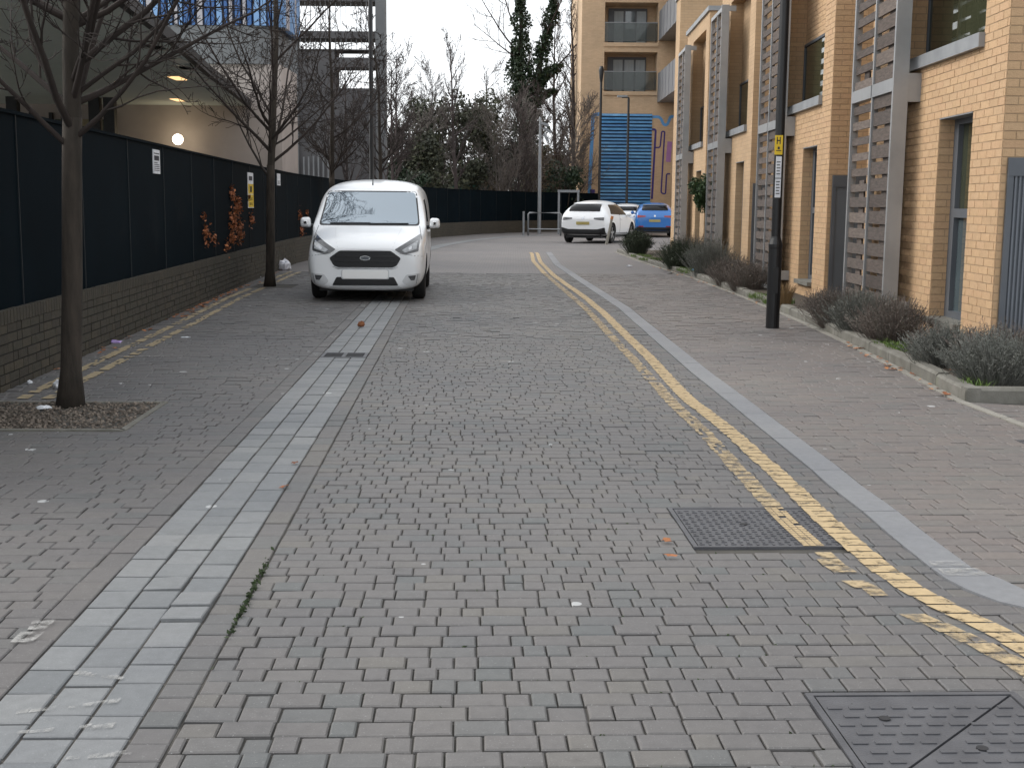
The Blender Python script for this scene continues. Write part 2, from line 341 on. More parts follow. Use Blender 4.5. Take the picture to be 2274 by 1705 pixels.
# ------------------------------------------------------------------ mesh builder
class MB:
    def __init__(s):
        s.v = []; s.f = []; s.m = []
    def face(s, pts, m=0):
        i = len(s.v)
        s.v.extend([tuple(p) for p in pts]); s.f.append(tuple(range(i, i + len(pts)))); s.m.append(m)
    def box(s, x0, x1, y0, y1, z0, z1, m=0):
        i = len(s.v)
        s.v.extend([(x0, y0, z0), (x1, y0, z0), (x1, y1, z0), (x0, y1, z0), (x0, y0, z1), (x1, y0, z1), (x1, y1, z1), (x0, y1, z1)])
        for q in ((0, 3, 2, 1), (4, 5, 6, 7), (0, 1, 5, 4), (1, 2, 6, 5), (2, 3, 7, 6), (3, 0, 4, 7)):
            s.f.append(tuple(i + k for k in q)); s.m.append(m)
        return s
    def obox(s, c, ax, ay, az, m=0):
        """box from centre and three half-axis vectors"""
        c, ax, ay, az = Vector(c), Vector(ax), Vector(ay), Vector(az)
        i = len(s.v)
        for sx, sy, sz in ((-1, -1, -1), (1, -1, -1), (1, 1, -1), (-1, 1, -1), (-1, -1, 1), (1, -1, 1), (1, 1, 1), (-1, 1, 1)):
            s.v.append(tuple(c + ax * sx + ay * sy + az * sz))
        for q in ((0, 3, 2, 1), (4, 5, 6, 7), (0, 1, 5, 4), (1, 2, 6, 5), (2, 3, 7, 6), (3, 0, 4, 7)):
            s.f.append(tuple(i + k for k in q)); s.m.append(m)
        return s
    def prism(s, poly, z0, z1, m=0):
        n = len(poly); i = len(s.v)
        s.v.extend([(p[0], p[1], z0) for p in poly] + [(p[0], p[1], z1) for p in poly])
        s.f.append(tuple(i + k for k in reversed(range(n)))); s.m.append(m)
        s.f.append(tuple(i + n + k for k in range(n))); s.m.append(m)
        for k in range(n):
            j = (k + 1) % n
            s.f.append((i + k, i + j, i + n + j, i + n + k)); s.m.append(m)
        return s
    def tube(s, pts, rad, n=8, m=0, cap=True):
        pts = [Vector(p) for p in pts]
        if not isinstance(rad, (list, tuple)): rad = [rad] * len(pts)
        i = len(s.v); ref = None
        for k, p in enumerate(pts):
            d = (pts[min(k + 1, len(pts) - 1)] - pts[max(k - 1, 0)])
            if d.length < 1e-9: d = Vector((0, 0, 1))
            d.normalize()
            if ref is None: ref = Vector((1, 0, 0)) if abs(d.x) < 0.9 else Vector((0, 1, 0))
            a = d.cross(ref)
            if a.length < 1e-6: a = d.cross(Vector((0, 1, 0.3)))
            a.normalize(); b = d.cross(a); ref = b.cross(d) if False else ref
            for q in range(n):
                t = 2 * math.pi * q / n
                s.v.append(tuple(p + (a * math.cos(t) + b * math.sin(t)) * rad[k]))
        for k in range(len(pts) - 1):
            for q in range(n):
                r = (q + 1) % n
                s.f.append((i + k * n + q, i + k * n + r, i + (k + 1) * n + r, i + (k + 1) * n + q)); s.m.append(m)
        if cap:
            s.f.append(tuple(i + q for q in reversed(range(n)))); s.m.append(m)
            e = i + (len(pts) - 1) * n
            s.f.append(tuple(e + q for q in range(n))); s.m.append(m)
        return s
    def lathe(s, prof, n=24, axis='z', c=(0, 0, 0), m=0):
        i = len(s.v); c = Vector(c)
        for r, h in prof:
            for q in range(n):
                t = 2 * math.pi * q / n
                a, b = r * math.cos(t), r * math.sin(t)
                p = Vector((a, b, h)) if axis == 'z' else (Vector((h, a, b)) if axis == 'x' else Vector((a, h, b)))
                s.v.append(tuple(c + p))
        for k in range(len(prof) - 1):
            for q in range(n):
                r = (q + 1) % n
                s.f.append((i + k * n + q, i + k * n + r, i + (k + 1) * n + r, i + (k + 1) * n + q)); s.m.append(m)
        return s
    def build(s, name, mats, parent=None, loc=None, smooth=False, kind=None):
        if isinstance(mats, str): mats = [mats]
        me = bpy.data.meshes.new(name)
        v = s.v
        if loc is not None:
            v = [(p[0] - loc[0], p[1] - loc[1], p[2] - loc[2]) for p in v]
        me.from_pydata(v, [], s.f)
        for k in mats: me.materials.append(MT[k])
        if len(mats) > 1: me.polygons.foreach_set('material_index', s.m)
        if smooth: me.polygons.foreach_set('use_smooth', [True] * len(s.f))
        me.update()
        return link(name, me, parent, loc, kind)
def link(name, me, parent=None, loc=None, kind=None):
    o = bpy.data.objects.new(name, me)
    COL.objects.link(o)
    if loc is not None: o.location = loc
    if parent is not None: o.parent = parent
    if kind: o['kind'] = kind
    return o
def thing(name, label, cat, loc=(0, 0, 0), rz=0.0, group=None):
    o = bpy.data.objects.new(name, None); COL.objects.link(o)
    o.empty_display_size = 0.2
    o.location = loc; o.rotation_euler = (0, 0, rz)
    return tag(o, label, cat, group)
def tag(o, label, cat, group=None):
    o['label'] = label; o['category'] = cat
    if group: o['group'] = group
    return o
def lerp(a, b, t): return a + (b - a) * t
def pw(pts):
    pts = sorted(pts)
    def f(t):
        if t <= pts[0][0]: return pts[0][1]
        for (a, x), (b, y) in zip(pts, pts[1:]):
            if t <= b: return lerp(x, y, (t - a) / max(1e-9, b - a))
        return pts[-1][1]
    return f
def smooth_pw(pts, w=0.4):
    f = pw(pts)
    return lambda t: (f(t - w) + 2 * f(t - w / 2) + 2 * f(t) + 2 * f(t + w / 2) + f(t + w)) / 8

# ------------------------------------------------------------------ paving frame: s across, t along the street
PA = math.radians(2.2); ca, sa = math.cos(PA), math.sin(PA)
def toL(x, y): return (x * ca + y * sa, -x * sa + y * ca)
def toW(s, t): return (s * ca - t * sa, s * sa + t * ca)
def loc_curve(px, off=0.0):
    r = []
    for x, y in px:
        g = G(x, y); s, t = toL(g.x, g.y); r.append((t, s + off))
    return r
c6 = lambda l: [(1100 + .2712 * x, 520 + .2712 * y) for x, y in l]
c5 = lambda l: [(1300 + .4403 * x, 1000 + .4403 * y) for x, y in l]
kerbL_px = c6([(415, 150), (480, 250), (700, 400), (1000, 600), (1180, 760), (1600, 1130), (1900, 1370), (2130, 1560)]) + c5([(1130, 90), (1240, 190), (1400, 310), (1500, 400), (1620, 500), (1750, 600), (1810, 660), (2000, 740), (2212, 820)])
yelR_px = c6([(345, 160), (370, 230), (480, 340), (720, 510), (880, 640), (1040, 800), (1240, 990), (1560, 1340), (1900, 1600)]) + c5([(1000, 150), (1150, 300), (1330, 460), (1540, 640), (1700, 740), (1900, 850), (2150, 920)])
yelL_px = c6([(300, 160), (310, 220), (400, 320), (600, 490), (740, 610), (880, 760), (1000, 890), (1130, 1030), (1250, 1160), (1400, 1330), (1550, 1480), (1690, 1600)]) + c5([(790, 120), (920, 260), (1040, 390), (1180, 500), (1260, 590), (1440, 730), (1600, 810), (1830, 920), (2000, 970), (2120, 1005)])
kl = loc_curve(kerbL_px)
kerbL = smooth_pw(kl + [(3.95, 2.45), (3.75, 3.1), (3.5, 4.0)], 0.16)
KW = 0.17
kerbR = lambda t: kerbL(t - 0.02) + KW * (1.0 if t > 4.7 else 1.25)
yelR = smooth_pw(loc_curve(yelR_px), 0.3)
yelL = smooth_pw(loc_curve(yelL_px), 0.3)
chR = lambda t: -0.88 - 0.0032 * t
chL = lambda t: chR(t) - 0.44
BAND = 0.115
# left wall foot (world) and straight helper
WALL = [(-3.62, 5.6), (-3.82, 9.13), (-4.66, 21.0), (-5.16, 29.5), (-5.1, 38.0), (-4.45, 46.0), (-3.2, 54.5), (-1.6, 61.0), (0.6, 66.0), (3.2, 70.0), (5.0, 72.0)]
wallS = pw([(toL(x, y)[1], toL(x, y)[0]) for x, y in WALL])
KFOOT = [(3.37, 9.1), (3.47, 10.7), (3.58, 13.0), (3.65, 15.4), (3.70, 20.0), (3.62, 25.0), (3.45, 28.6), (3.3, 33.0), (3.2, 38.4)]
pathS = pw([(toL(x, y)[1], toL(x, y)[0]) for x, y in [(3.9, 2.0), (3.9, 6.0), (3.85, 8.9)]] + [(toL(x, y)[1], toL(x, y)[0]) for x, y in KFOOT] )

# ground and bed sheets
g = MB(); g.face([(-300, -60, -0.09), (300, -60, -0.09), (300, 600, -0.09), (-300, 600, -0.09)])
o = g.build('ground', 'ground'); o['kind'] = 'structure'
TEND = 26.0
def undul(s, t):
    return 0.22 * (0.006 * math.sin(s * 1.7 + t * 0.6) + 0.005 * math.sin(t * 1.9 - s * 0.8) + 0.003 * math.sin(s * 4.1 + 1.3 * t))
def sheet(name, mat, fl, fr, t0, t1, z, step=0.25, kind='structure'):
    mb = MB(); t = t0
    while t < t1 - 1e-6:
        u = min(t + step, t1)
        n = max(1, int((fr(t) - fl(t)) / .3))
        for k in range(n):
            q = [(lerp(fl(t), fr(t), k / n), t), (lerp(fl(t), fr(t), (k + 1) / n), t), (lerp(fl(u), fr(u), (k + 1) / n), u), (lerp(fl(u), fr(u), k / n), u)]
            mb.face([(*toW(*p), z + undul(*p) * .6) for p in q])
        t = u
    o = mb.build(name, mat); o['kind'] = kind
    return o
rng = random.Random(11)
road = sheet('road', 'joint', lambda t: -8.0, lambda t: 9.0, 0.2, TEND + 0.4, -0.0105, .25)

def unit_block(L, Wd, name, mat, ch=0.005, dep=0.03):
    mb = MB(); a, b = L / 2, Wd / 2
    add_block(mb, [(-a, -b), (a, -b), (a, b), (-a, b)], 0.0, ch, dep)
    me = bpy.data.meshes.new(name); me.from_pydata(mb.v, [], mb.f); me.materials.append(MT[mat]); me.update()
    return me
def add_block(mb, q, z, ch=0.005, dep=0.03, tilt=(0, 0)):
    cx = sum(p[0] for p in q) / 4; cy = sum(p[1] for p in q) / 4
    zz = lambda p, o: z + o + (p[0] - cx) * tilt[0] + (p[1] - cy) * tilt[1]
    i = len(mb.v)
    def ins(p, d):
        dx, dy = cx - p[0], cy - p[1]
        return (p[0] + math.copysign(min(d, abs(dx) * .6), dx), p[1] + math.copysign(min(d, abs(dy) * .6), dy))
    if ch > 0:
        top = [ins(p, ch) for p in q]
        mb.v += [(p[0], p[1], zz(p, 0)) for p in top] + [(p[0], p[1], zz(p, -ch * 0.8)) for p in q] + [(p[0], p[1], z - dep) for p in q]
        mb.f += [(i, i + 1, i + 2, i + 3)]; mb.m += [0]
        for k in range(4):
            j = (k + 1) % 4
            mb.f += [(i + 4 + k, i + 4 + j, i + j, i + k), (i + 8 + k, i + 8 + j, i + 4 + j, i + 4 + k)]; mb.m += [0, 0]
    else:
        mb.v += [(p[0], p[1], zz(p, 0)) for p in q] + [(p[0], p[1], z - dep) for p in q]
        mb.f += [(i, i + 1, i + 2, i + 3)]; mb.m += [0]
        for k in range(4):
            j = (k + 1) % 4
            mb.f += [(i + 4 + k, i + 4 + j, i + j, i + k)]; mb.m += [0]
def pave(parent, mat, name, t0, t1, row, lens, fl, fr, holes, nind, rg, paints=(), gap=0.0052, zoff=0.0, tchamfer=13.0, vis=None):
    """rows of blocks between the curves fl and fr; the first nind in view are objects, the rest one mesh"""
    mb = MB(); cnt = 0; shared = {}
    rest_cnt = 0
    t = t0
    while t < t1:
        ta, tb = t + gap * .62, t + row - gap * .62
        a0, a1 = fl(ta), fl(tb); b0, b1 = fr(ta), fr(tb)
        ivs = [(min(a0, a1), max(b0, b1))]
        for (h0, h1, k0, k1) in holes:
            if tb > k0 and ta < k1:
                nv = []
                for (x, y) in ivs:
                    if h1 <= x or h0 >= y: nv.append((x, y)); continue
                    if h0 > x: nv.append((x, h0))
                    if h1 < y: nv.append((h1, y))
                ivs = nv
        for (x, y) in ivs:
            s = x; first = True
            while s < y - 0.012:
                L = rg.choice(lens)
                if first: L *= rg.uniform(0.5, 1.0)
                e = s + L
                if y - e < 0.05: e = y
                cut = first or e >= y
                L0 = max(s, a0) if x == ivs[0][0] else s
                L1 = max(s, a1) if x == ivs[0][0] else s
                R0 = min(e, b0); R1 = min(e, b1)
                first = False
                if R0 - L0 < 0.012 and R1 - L1 < 0.012: s = e; continue
                R0 = max(R0, L0 + 0.006); R1 = max(R1, L1 + 0.006)
                gx = gap / 2 * rg.uniform(0.5, 1.25)
                q = [(L0 + gx, ta), (R0 - gx, ta), (R1 - gx, tb), (L1 + gx, tb)]
                jit = rg.uniform(-0.003, 0.003)
                q = [(p[0] + rg.uniform(-.0015, .0015), p[1] + rg.uniform(-.0015, .0015)) for p in q]
                z = rg.gauss(0, 0.0016) + undul((s + e) / 2, t) * 0.6 + zoff
                tl = (rg.gauss(0, .005), rg.gauss(0, .006))
                if rg.random() < .035: z -= .003; tl = (rg.gauss(0, .012), rg.gauss(0, .013))
                cs, ct = (L0 + R0 + L1 + R1) / 4, (ta + tb) / 2
                cw = toW(cs, ct)
                if cnt < nind and not cut and (vis is None or vis(*cw)):
                    key = round(L, 4)
                    if key not in shared: shared[key] = unit_block(key - gap * 1.1, row - gap * 1.24, name, mat)
                    ob = link(name, shared[key], parent, (cw[0], cw[1], z))
                    ob.rotation_euler = (tl[1], -tl[0], PA + rg.gauss(0, 0.006))
                    cnt += 1
                else:
                    qw = [toW(*p) for p in q]
                    add_block(mb, qw, z, 0.005 if t < tchamfer else 0.0, 0.03, tl)
                s = e
        for (pc, w, pmb, keep, dz) in paints:
            if rg.random() > keep(t, 0): continue
            c0, c1 = pc(ta), pc(tb)
            if any(h0 < c0 < h1 and tb > k0 and ta < k1 for (h0, h1, k0, k1) in holes): continue
            j0, j1 = rg.uniform(-.007, .007), rg.uniform(-.007, .007)
            n = 4
            for k in range(n):
                u0, u1 = k / n - .5, (k + 1) / n - .5
                if keep(t, 0) < .9 and rg.random() < .12: continue
                pts = []
                for uu, cc_, tt, jj in ((u0, c0, ta + .002, j0), (u1, c0, ta + .002, j0), (u1, c1, tb - .002, j1), (u0, c1, tb - .002, j1)):
                    ss = cc_ + uu * w + jj
                    pts.append((*toW(ss, tt), undul(ss, t) * .6 + zoff + .0052))
                pmb.face(pts)
        t += row
    o = mb.build('paving', mat, parent); o['kind'] = 'stuff'
    return cnt

# manhole openings in paving frame
def hole_of(pts, pad=0.0):
    l = [toL(*p) for p in pts]
    return (min(a for a, b in l) - pad, max(a for a, b in l) + pad, min(b for a, b in l) - pad, max(b for a, b in l) + pad)
mA = (0.965, 1.635, 5.03, 5.72)
mB = (1.005, 1.635, 2.825, 3.455)
yp1, yp2, yf1, yf2, wp1 = MB(), MB(), MB(), MB(), MB()
kR = lambda t, s: 1.0
def kLf(t, s):
    return 0.97 if t > 20 else (0.9 if t > 13 else (0.8 + 0.2 * (0.5 + 0.5 * math.sin(t * 2.3))))
visf = lambda x, y: abs(x) < y * 0.47 and y > 2.85
pave(road, 'road_block', 'paving_block', 2.3, TEND, 0.098, [.075, .075, .113, .113, .15, .15], lambda t: chR(t) + BAND, kerbL, [mA, mB], 300, rng,
     [(yelR, 0.108, yp1, kR, .0025), (yelL, 0.092, yp2, kLf, .0025)], vis=visf)
o = yp1.build('yellow_line', 'yellow_paint'); o['kind'] = 'structure'
o = yp2.build('yellow_line', 'yellow_worn'); o['kind'] = 'structure'

# footpath on the right
footpath = sheet('footpath', 'joint', kerbR, lambda t: max(pathS(t) + .05, kerbR(t) + .01), 3.9, TEND, -.0075)
mC = hole_of([(3.15, 7.15), (3.8, 7.6)])
pave(footpath, 'path_block', 'paving_block', 3.9, TEND, 0.105, [.1, .14, .2, .2], lambda t: kerbR(t) + 0.004, lambda t: max(pathS(t) - 0.01, kerbR(t) + .02), [mC], 300, rng, zoff=0.002, vis=visf)
# flush grey kerb strip between carriageway and footpath
kb = thing('flush_kerb', 'smooth pale grey flush kerb curving between the road and the footpath', 'kerb')
bounds = [3.86, 4.72] + [4.72 + .92 * k for k in range(1, 37)]
for ta, tb in zip(bounds, bounds[1:]):
    mb = MB(); n = 6
    L = [toW(kerbL(lerp(ta + .004, tb - .004, k / n)) + .003, lerp(ta + .004, tb - .004, k / n)) for k in range(n + 1)]
    R_ = [toW(kerbR(lerp(ta + .004, tb - .004, k / n)) - .002, lerp(ta + .004, tb - .004, k / n)) for k in range(n + 1)]
    zj = 0.004 + rng.uniform(-.001, .001)
    for k in range(n):
        for zz0, zz1, P, Q in ((zj, zj, L, R_),):
            mb.face([(*L[k], zj), (*R_[k], zj), (*R_[k + 1], zj), (*L[k + 1], zj)])
        mb.face([(*L[k], -.04), (*L[k], zj), (*L[k + 1], zj), (*L[k + 1], -.04)])
        mb.face([(*R_[k], -.04), (*R_[k + 1], -.04), (*R_[k + 1], zj), (*R_[k], zj)])
    mb.face([(*L[0], -.04), (*R_[0], -.04), (*R_[0], zj), (*L[0], zj)])
    mb.face([(*L[n], -.04), (*L[n], zj), (*R_[n], zj), (*R_[n], -.04)])
    mb.build('kerb_unit', 'kerb_grey', kb)

mb = MB()
for (ta, tb) in ((4.60, 4.70), (4.735, 4.80)):
    a, b, c, d = toW(kerbL(ta) + .01, ta), toW(kerbR(ta) - .02, ta), toW(kerbR(tb) - .03, tb), toW(kerbL(tb) + .02, tb)
    mb.face([(*p, .0082) for p in (a, b, c, d)])
mb.build('mortar_patch', 'white_paint', kb)['kind'] = 'stuff'
# parking bay paving on the left, drainage channel
bay_sheet = sheet('parking_bay', 'joint', lambda t: wallS(t) - 0.05, lambda t: chL(t), 0.3, TEND, -0.0085, .25)
pit1 = hole_of([(-3.75, 7.75), (-2.47, 7.72), (-2.47, 8.75)])
pit1 = (-4.2, toL(-2.46, 8.2)[0], 7.74, 8.84)
pit2 = (toL(-4.45, 21.3)[0], toL(-3.75, 21.3)[0], 21.05, 21.9)
yl1 = pw([(toL(x, y)[1], toL(x, y)[0]) for x, y in [(-3.36, 8.9), (-3.42, 9.7), (-3.76, 14.5), (-4.08, 18.5), (-4.36, 24.0), (-4.6, 30)]])
yl2 = lambda t: yl1(t) - 0.19
kf = lambda t, s: (0.0 if (7.7 < t < 8.9) else 0.86)
wkeep = lambda t, s: 0.0
pave(bay_sheet, 'bay_block', 'paving_block', 2.3, TEND, 0.098, [.1, .13, .16, .2], lambda t: wallS(t) + 0.01, lambda t: chL(t) - BAND, [pit1, pit2], 300, rng,
     [(yl1, 0.085, yf1, kf, .0025), (yl2, 0.085, yf2, kf, .0025)], vis=visf)
o = yf1.build('yellow_line', 'yellow_faded'); o['kind'] = 'structure'
o = yf2.build('yellow_line', 'yellow_faded'); o['kind'] = 'structure'
# white bay marks
for (s0, s1, tt, w) in ((-1.95, -1.44, 11.28, .05), (-3.2, -2.75, 11.45, .05), (-2.4, -1.62, 4.1, .035), (-3.15, -2.6, 17.6, .06), (-2.1, -1.55, 17.4, .06)):
    mb = MB(); s = s0
    while s < s1:
        e = min(s + rng.uniform(.05, .11), s1)
        if rng.random() < .85:
            a, b = toW(s, tt), toW(e - .012, tt); c, d = toW(e - .012, tt + w), toW(s, tt + w)
            zz = 0.0075
            mb.face([(*a, zz), (*b, zz), (*c, zz), (*d, zz)])
        s = e
    o = mb.build('bay_marking', 'white_paint'); o['kind'] = 'structure'
for tt in (3.9, 4.02, 11.55, 12.3, 13.1, 14.0, 15.2, 17.25):
    mb = MB(); s0 = chL(tt) - .085 - (0.05 if tt < 5 else 0)
    pts = [toW(s0 + rng.uniform(0, .02), tt), toW(s0 + .07, tt), toW(s0 + .08, tt + .1 + (0.12 if tt > 5 else 0)), toW(s0, tt + .1 + (0.12 if tt > 5 else 0))]
    mb.face([(*p, 0.0085) for p in pts])
    o = mb.build('bay_marking', 'white_paint'); o['kind'] = 'structure'

chan = sheet('drainage_channel', 'joint', lambda t: chL(t) - BAND - .002, lambda t: chR(t) + BAND + .002, 0.3, 48, -0.0065, 0.25)
GUL = (11.5, 11.86)
def slab_at(fs0, fs1, ta, tb, mat, name, parent, lift=0.0, tl=None, ch=0.004):
    q = [toW(fs0(ta), ta), toW(fs1(ta), ta), toW(fs1(tb), tb), toW(fs0(tb), tb)]
    cx = sum(p[0] for p in q) / 4; cy = sum(p[1] for p in q) / 4
    mb = MB(); add_block(mb, [(p[0] - cx, p[1] - cy) for p in q], 0, ch, 0.04, tl or (rng.gauss(0, .006), rng.gauss(0, .006)))
    return mb.build(name, mat, parent, None).__setattr__('location', (cx, cy, lift + rng.gauss(0, .0015) + 0.002))
for c in range(3):
    w = 0.44 / 3
    t = 2.3 + rng.uniform(0, .2)
    f0 = lambda t, c=c: chL(t) + w * c + .0045
    f1 = lambda t, c=c: chL(t) + w * (c + 1) - .0045
    while t < TEND:
        L = rng.choice([.15, .17, .19, .21, .24])
        e = t + L
        if t < GUL[1] and e > GUL[0]:
            if t < GUL[0] - .08:
                slab_at(f0, f1, t + .003, GUL[0] - .004, 'slab', 'slab', chan)
            t = GUL[1]; continue
        lift, tl = 0.0, None
        if c == 2 and 4.0 < t < 4.3: lift, tl = 0.009, (0.01, -0.05)
        if c == 1 and 4.35 < t < 4.6: lift, tl = 0.006, (0.03, -0.03)
        slab_at(f0, f1, t + .005, e - .005, 'slab', 'slab', chan, lift, tl)
        t = e
for side in (0, 1):
    f0 = (lambda t: chL(t) - BAND + .004) if side == 0 else (lambda t: chR(t) + .005)
    f1 = (lambda t: chL(t) - .005) if side == 0 else (lambda t: chR(t) + BAND - .005)
    t = 2.3
    while t < TEND:
        e = t + (0.105 if t < 4.6 and side == 1 else 0.205)
        slab_at(f0, f1, t + .003, e - .003, 'road_block' if side else 'bay_block', 'edging_block', chan)
        t = e
# worn white paint dragged over the near slabs
for (pts) in ([(1.18, 3.62), (1.02, 3.58)], [(1.25, 3.33), (.95, 3.42)], [(1.2, 3.2), (.92, 3.24)], [(1.02, 3.04), (.86, 3.06)]):
    mb = MB()
    (sa0, ta0), (sb0, tb0) = pts
    n = 9
    for k in range(n):
        if rng.random() < .2: continue
        s0, s1 = -lerp(sa0, sb0, k / n), -lerp(sa0, sb0, (k + .9) / n)
        t0, t1 = lerp(ta0, tb0, k / n), lerp(ta0, tb0, (k + .9) / n)
        h = rng.uniform(.02, .04)
        mb.face([(*toW(s0, t0), .0062), (*toW(s1, t1), .0062), (*toW(s1, t1 + h), .0062), (*toW(s0, t0 + h * .8), .0062)])
    o = mb.build('bay_marking', 'white_paint'); o['kind'] = 'structure'
# gully grate in the channel
gs0, gs1 = chL(11.6) + .006, chR(11.6) - .006
gu = thing('gully_grate', 'black iron gully grate set across the pale slab channel', 'drain', (*toW((gs0 + gs1) / 2, (GUL[0] + GUL[1]) / 2), 0), PA)
hw_, hl_ = (gs1 - gs0) / 2, (GUL[1] - GUL[0]) / 2
mb = MB(); mb.box(-hw_, hw_, -hl_, hl_, -.05, -.03); mb.build('pan', 'iron_dark', gu)
mb = MB()
for x0, x1, y0, y1 in ((-hw_, hw_, -hl_, -hl_ + .03), (-hw_, hw_, hl_ - .03, hl_), (-hw_, -hw_ + .03, -hl_ + .03, hl_ - .03), (hw_ - .03, hw_, -hl_ + .03, hl_ - .03), (-.018, .018, -hl_ + .03, hl_ - .03)):
    mb.box(x0, x1, y0, y1, -.03, .004)
mb.build('frame', 'iron', gu)
for k in range(7):
    y = -hl_ + .03 + (2 * hl_ - .06) * (k + .5) / 7
    for x0, x1 in ((-hw_ + .03, -.018), (.018, hw_ - .03)):
        mb = MB(); mb.box(x0, x1, y - .011, y + .011, -.03, .001); mb.build('bar', 'iron_dark', gu)

# manhole covers
def cover(name, label, h, tri, tread, seed):
    s0, s1, t0, t1 = h
    c = toW((s0 + s1) / 2, (t0 + t1) / 2)
    o = thing(name, label, 'manhole cover', (*c, 0), PA)
    a, b = (s1 - s0) / 2, (t1 - t0) / 2
    fr = MB(); e = .02
    for x0, x1, y0, y1 in ((-a, a, -b, -b + e), (-a, a, b - e, b), (-a, -a + e, -b + e, b - e), (a - e, a, -b + e, b - e)):
        fr.box(x0, x1, y0, y1, -.05, .0025)
    fr.build('frame', 'iron', o)
    rg = random.Random(seed)
    base = MB(); base.box(-a + e, a - e, -b + e, b - e, -.06, -.02); base.build('pan', 'iron_dark', o)
    plates = []
    m_ = e + .006
    if tri:
        gp = .0028
        plates = [[(-a + m_, -b + m_), (a - m_ - gp, -b + m_), (-a + m_, -b + m_ + (2 * b - 2 * m_) - gp)], None]
        plates = [[(-a + m_, -b + m_ + 2 * gp), (a - m_ - 2 * gp, b - m_), (-a + m_, b - m_)], [(-a + m_ + 2 * gp, -b + m_), (a - m_, -b + m_), (a - m_, b - m_ - 2 * gp)]]
    else:
        plates = [[(-a + m_, -b + m_), (a - m_, -b + m_), (a - m_, b - m_), (-a + m_, b - m_)]]
    for pl in plates:
        mb = MB(); mb.prism(pl, -.02, 0.0)
        p = mb.build('plate', 'iron', o)
        tr = MB()
        nx, ny = int((2 * a - 2 * m_) / tread[0]), int((2 * b - 2 * m_) / tread[1])
        def inside(x, y):
            r = True
            for k in range(len(pl)):
                (x0, y0), (x1, y1) = pl[k], pl[(k + 1) % len(pl)]
                if (x1 - x0) * (y - y0) - (y1 - y0) * (x - x0) < .012 * math.hypot(x1 - x0, y1 - y0): r = False
            return r
        for i in range(nx):
            for j in range(ny):
                x = -a + m_ + tread[0] * (i + .5 + (.5 if j % 2 and tri else 0)); y = -b + m_ + tread[1] * (j + .5)
                if inside(x, y):
                    if tri or (i + j) % 2 == 0: tr.box(x - tread[0] * .33, x + tread[0] * .33, y - tread[1] * .14, y + tread[1] * .14, -.001, .0035)
                    else: tr.box(x - tread[0] * .14, x + tread[0] * .14, y - tread[1] * .36, y + tread[1] * .36, -.001, .0035)
        q = tr.build('tread', 'iron', p); q['kind'] = 'stuff'
        kx = sum(v[0] for v in pl) / len(pl); ky = sum(v[1] for v in pl) / len(pl)
        kh = MB(); kh.lathe([(.016, .0), (.016, .0042), (.0001, .0042)], 12, c=(kx - .04, ky + .03, 0)); kh.build('keyhole', 'iron_dark', p)
    return o
cover('manhole_cover', 'square ribbed iron cover crossed by the double yellow lines', mA, False, (.034, .034), 3)
cover('manhole_cover', 'large iron cover of two triangular plates in the road paving', mB, True, (.062, .058), 4)
cover('manhole_cover', 'small dark iron cover in the brown footpath paving', mC, False, (.05, .05), 5)
# yellow lines carry on over the square cover
for fy, w in ((yelL, .092), (yelR, .108)):
    mb = MB(); t = mA[2] + .004
    while t < mA[3] - .01:
        u = t + .034
        s0, s1 = fy(t) - w / 2, fy(t) + w / 2; r0, r1 = fy(u) - w / 2, fy(u) + w / 2
        cl = lambda v: min(max(v, mA[0]), mA[1])
        if cl(s1) - cl(s0) > .01:
            for k in range(3):
                if rng.random() < .12: continue
                x = [lerp(cl(s0), cl(s1), k / 3), lerp(cl(s0), cl(s1), (k + .9) / 3), lerp(cl(r0), cl(r1), (k + .9) / 3), lerp(cl(r0), cl(r1), k / 3)]
                mb.face([(*toW(x[0], t), .0055), (*toW(x[1], t), .0055), (*toW(x[2], u - .005), .0055), (*toW(x[3], u - .005), .0055)])
        t = u
    o = mb.build('yellow_line', 'yellow_paint'); o['kind'] = 'structure'

# far carriageway and forecourt beyond the built blocks
m, t_, b_ = newmat('far_paving')
gm_ = t_.nodes.new('ShaderNodeNewGeometry')
brn = t_.nodes.new('ShaderNodeTexBrick'); t_.links.new(gm_.outputs['Position'], brn.inputs['Vector'])
brn.inputs['Scale'].default_value = 1; brn.inputs['Brick Width'].default_value = .14; brn.inputs['Row Height'].default_value = .117; brn.inputs['Mortar Size'].default_value = .004
brn.inputs['Color1'].default_value = (.165, .152, .15, 1); brn.inputs['Color2'].default_value = (.14, .133, .132, 1); brn.inputs['Mortar'].default_value = (.06, .056, .05, 1)
cc = mix(t_, 1.0, brn.outputs['Color'], ramp(t_, noise(t_, gm_.outputs['Position'], .5, 5), [(.3, (.85, .85, .87)), (.7, (1.1, 1.08, 1.05))]), 'MULTIPLY')
t_.links.new(cc, b_.inputs['Base Color']); b_.inputs['Roughness'].default_value = .62
far = MB()
far.face([(*toW(-7, TEND + .0), -.004), (*toW(4.2, TEND), -.004), (9, 45, -.004), (30, 45, -.004), (30, 90, -.004), (-10, 90, -.004)])
o = far.build('road', 'far_paving'); o['kind'] = 'structure'
for fy, w, mt in ((yelR, .1, 'yellow_paint'), (yelL, .1, 'yellow_paint')):
    mb = MB(); t = TEND
    while t < 37.5:
        u = t + .5
        mb.face([(*toW(fy(t) - w / 2, t), .004), (*toW(fy(t) + w / 2, t), .004), (*toW(fy(u) + w / 2, u), .004), (*toW(fy(u) - w / 2, u), .004)])
        t = u
    o = mb.build('yellow_line', mt); o['kind'] = 'structure'
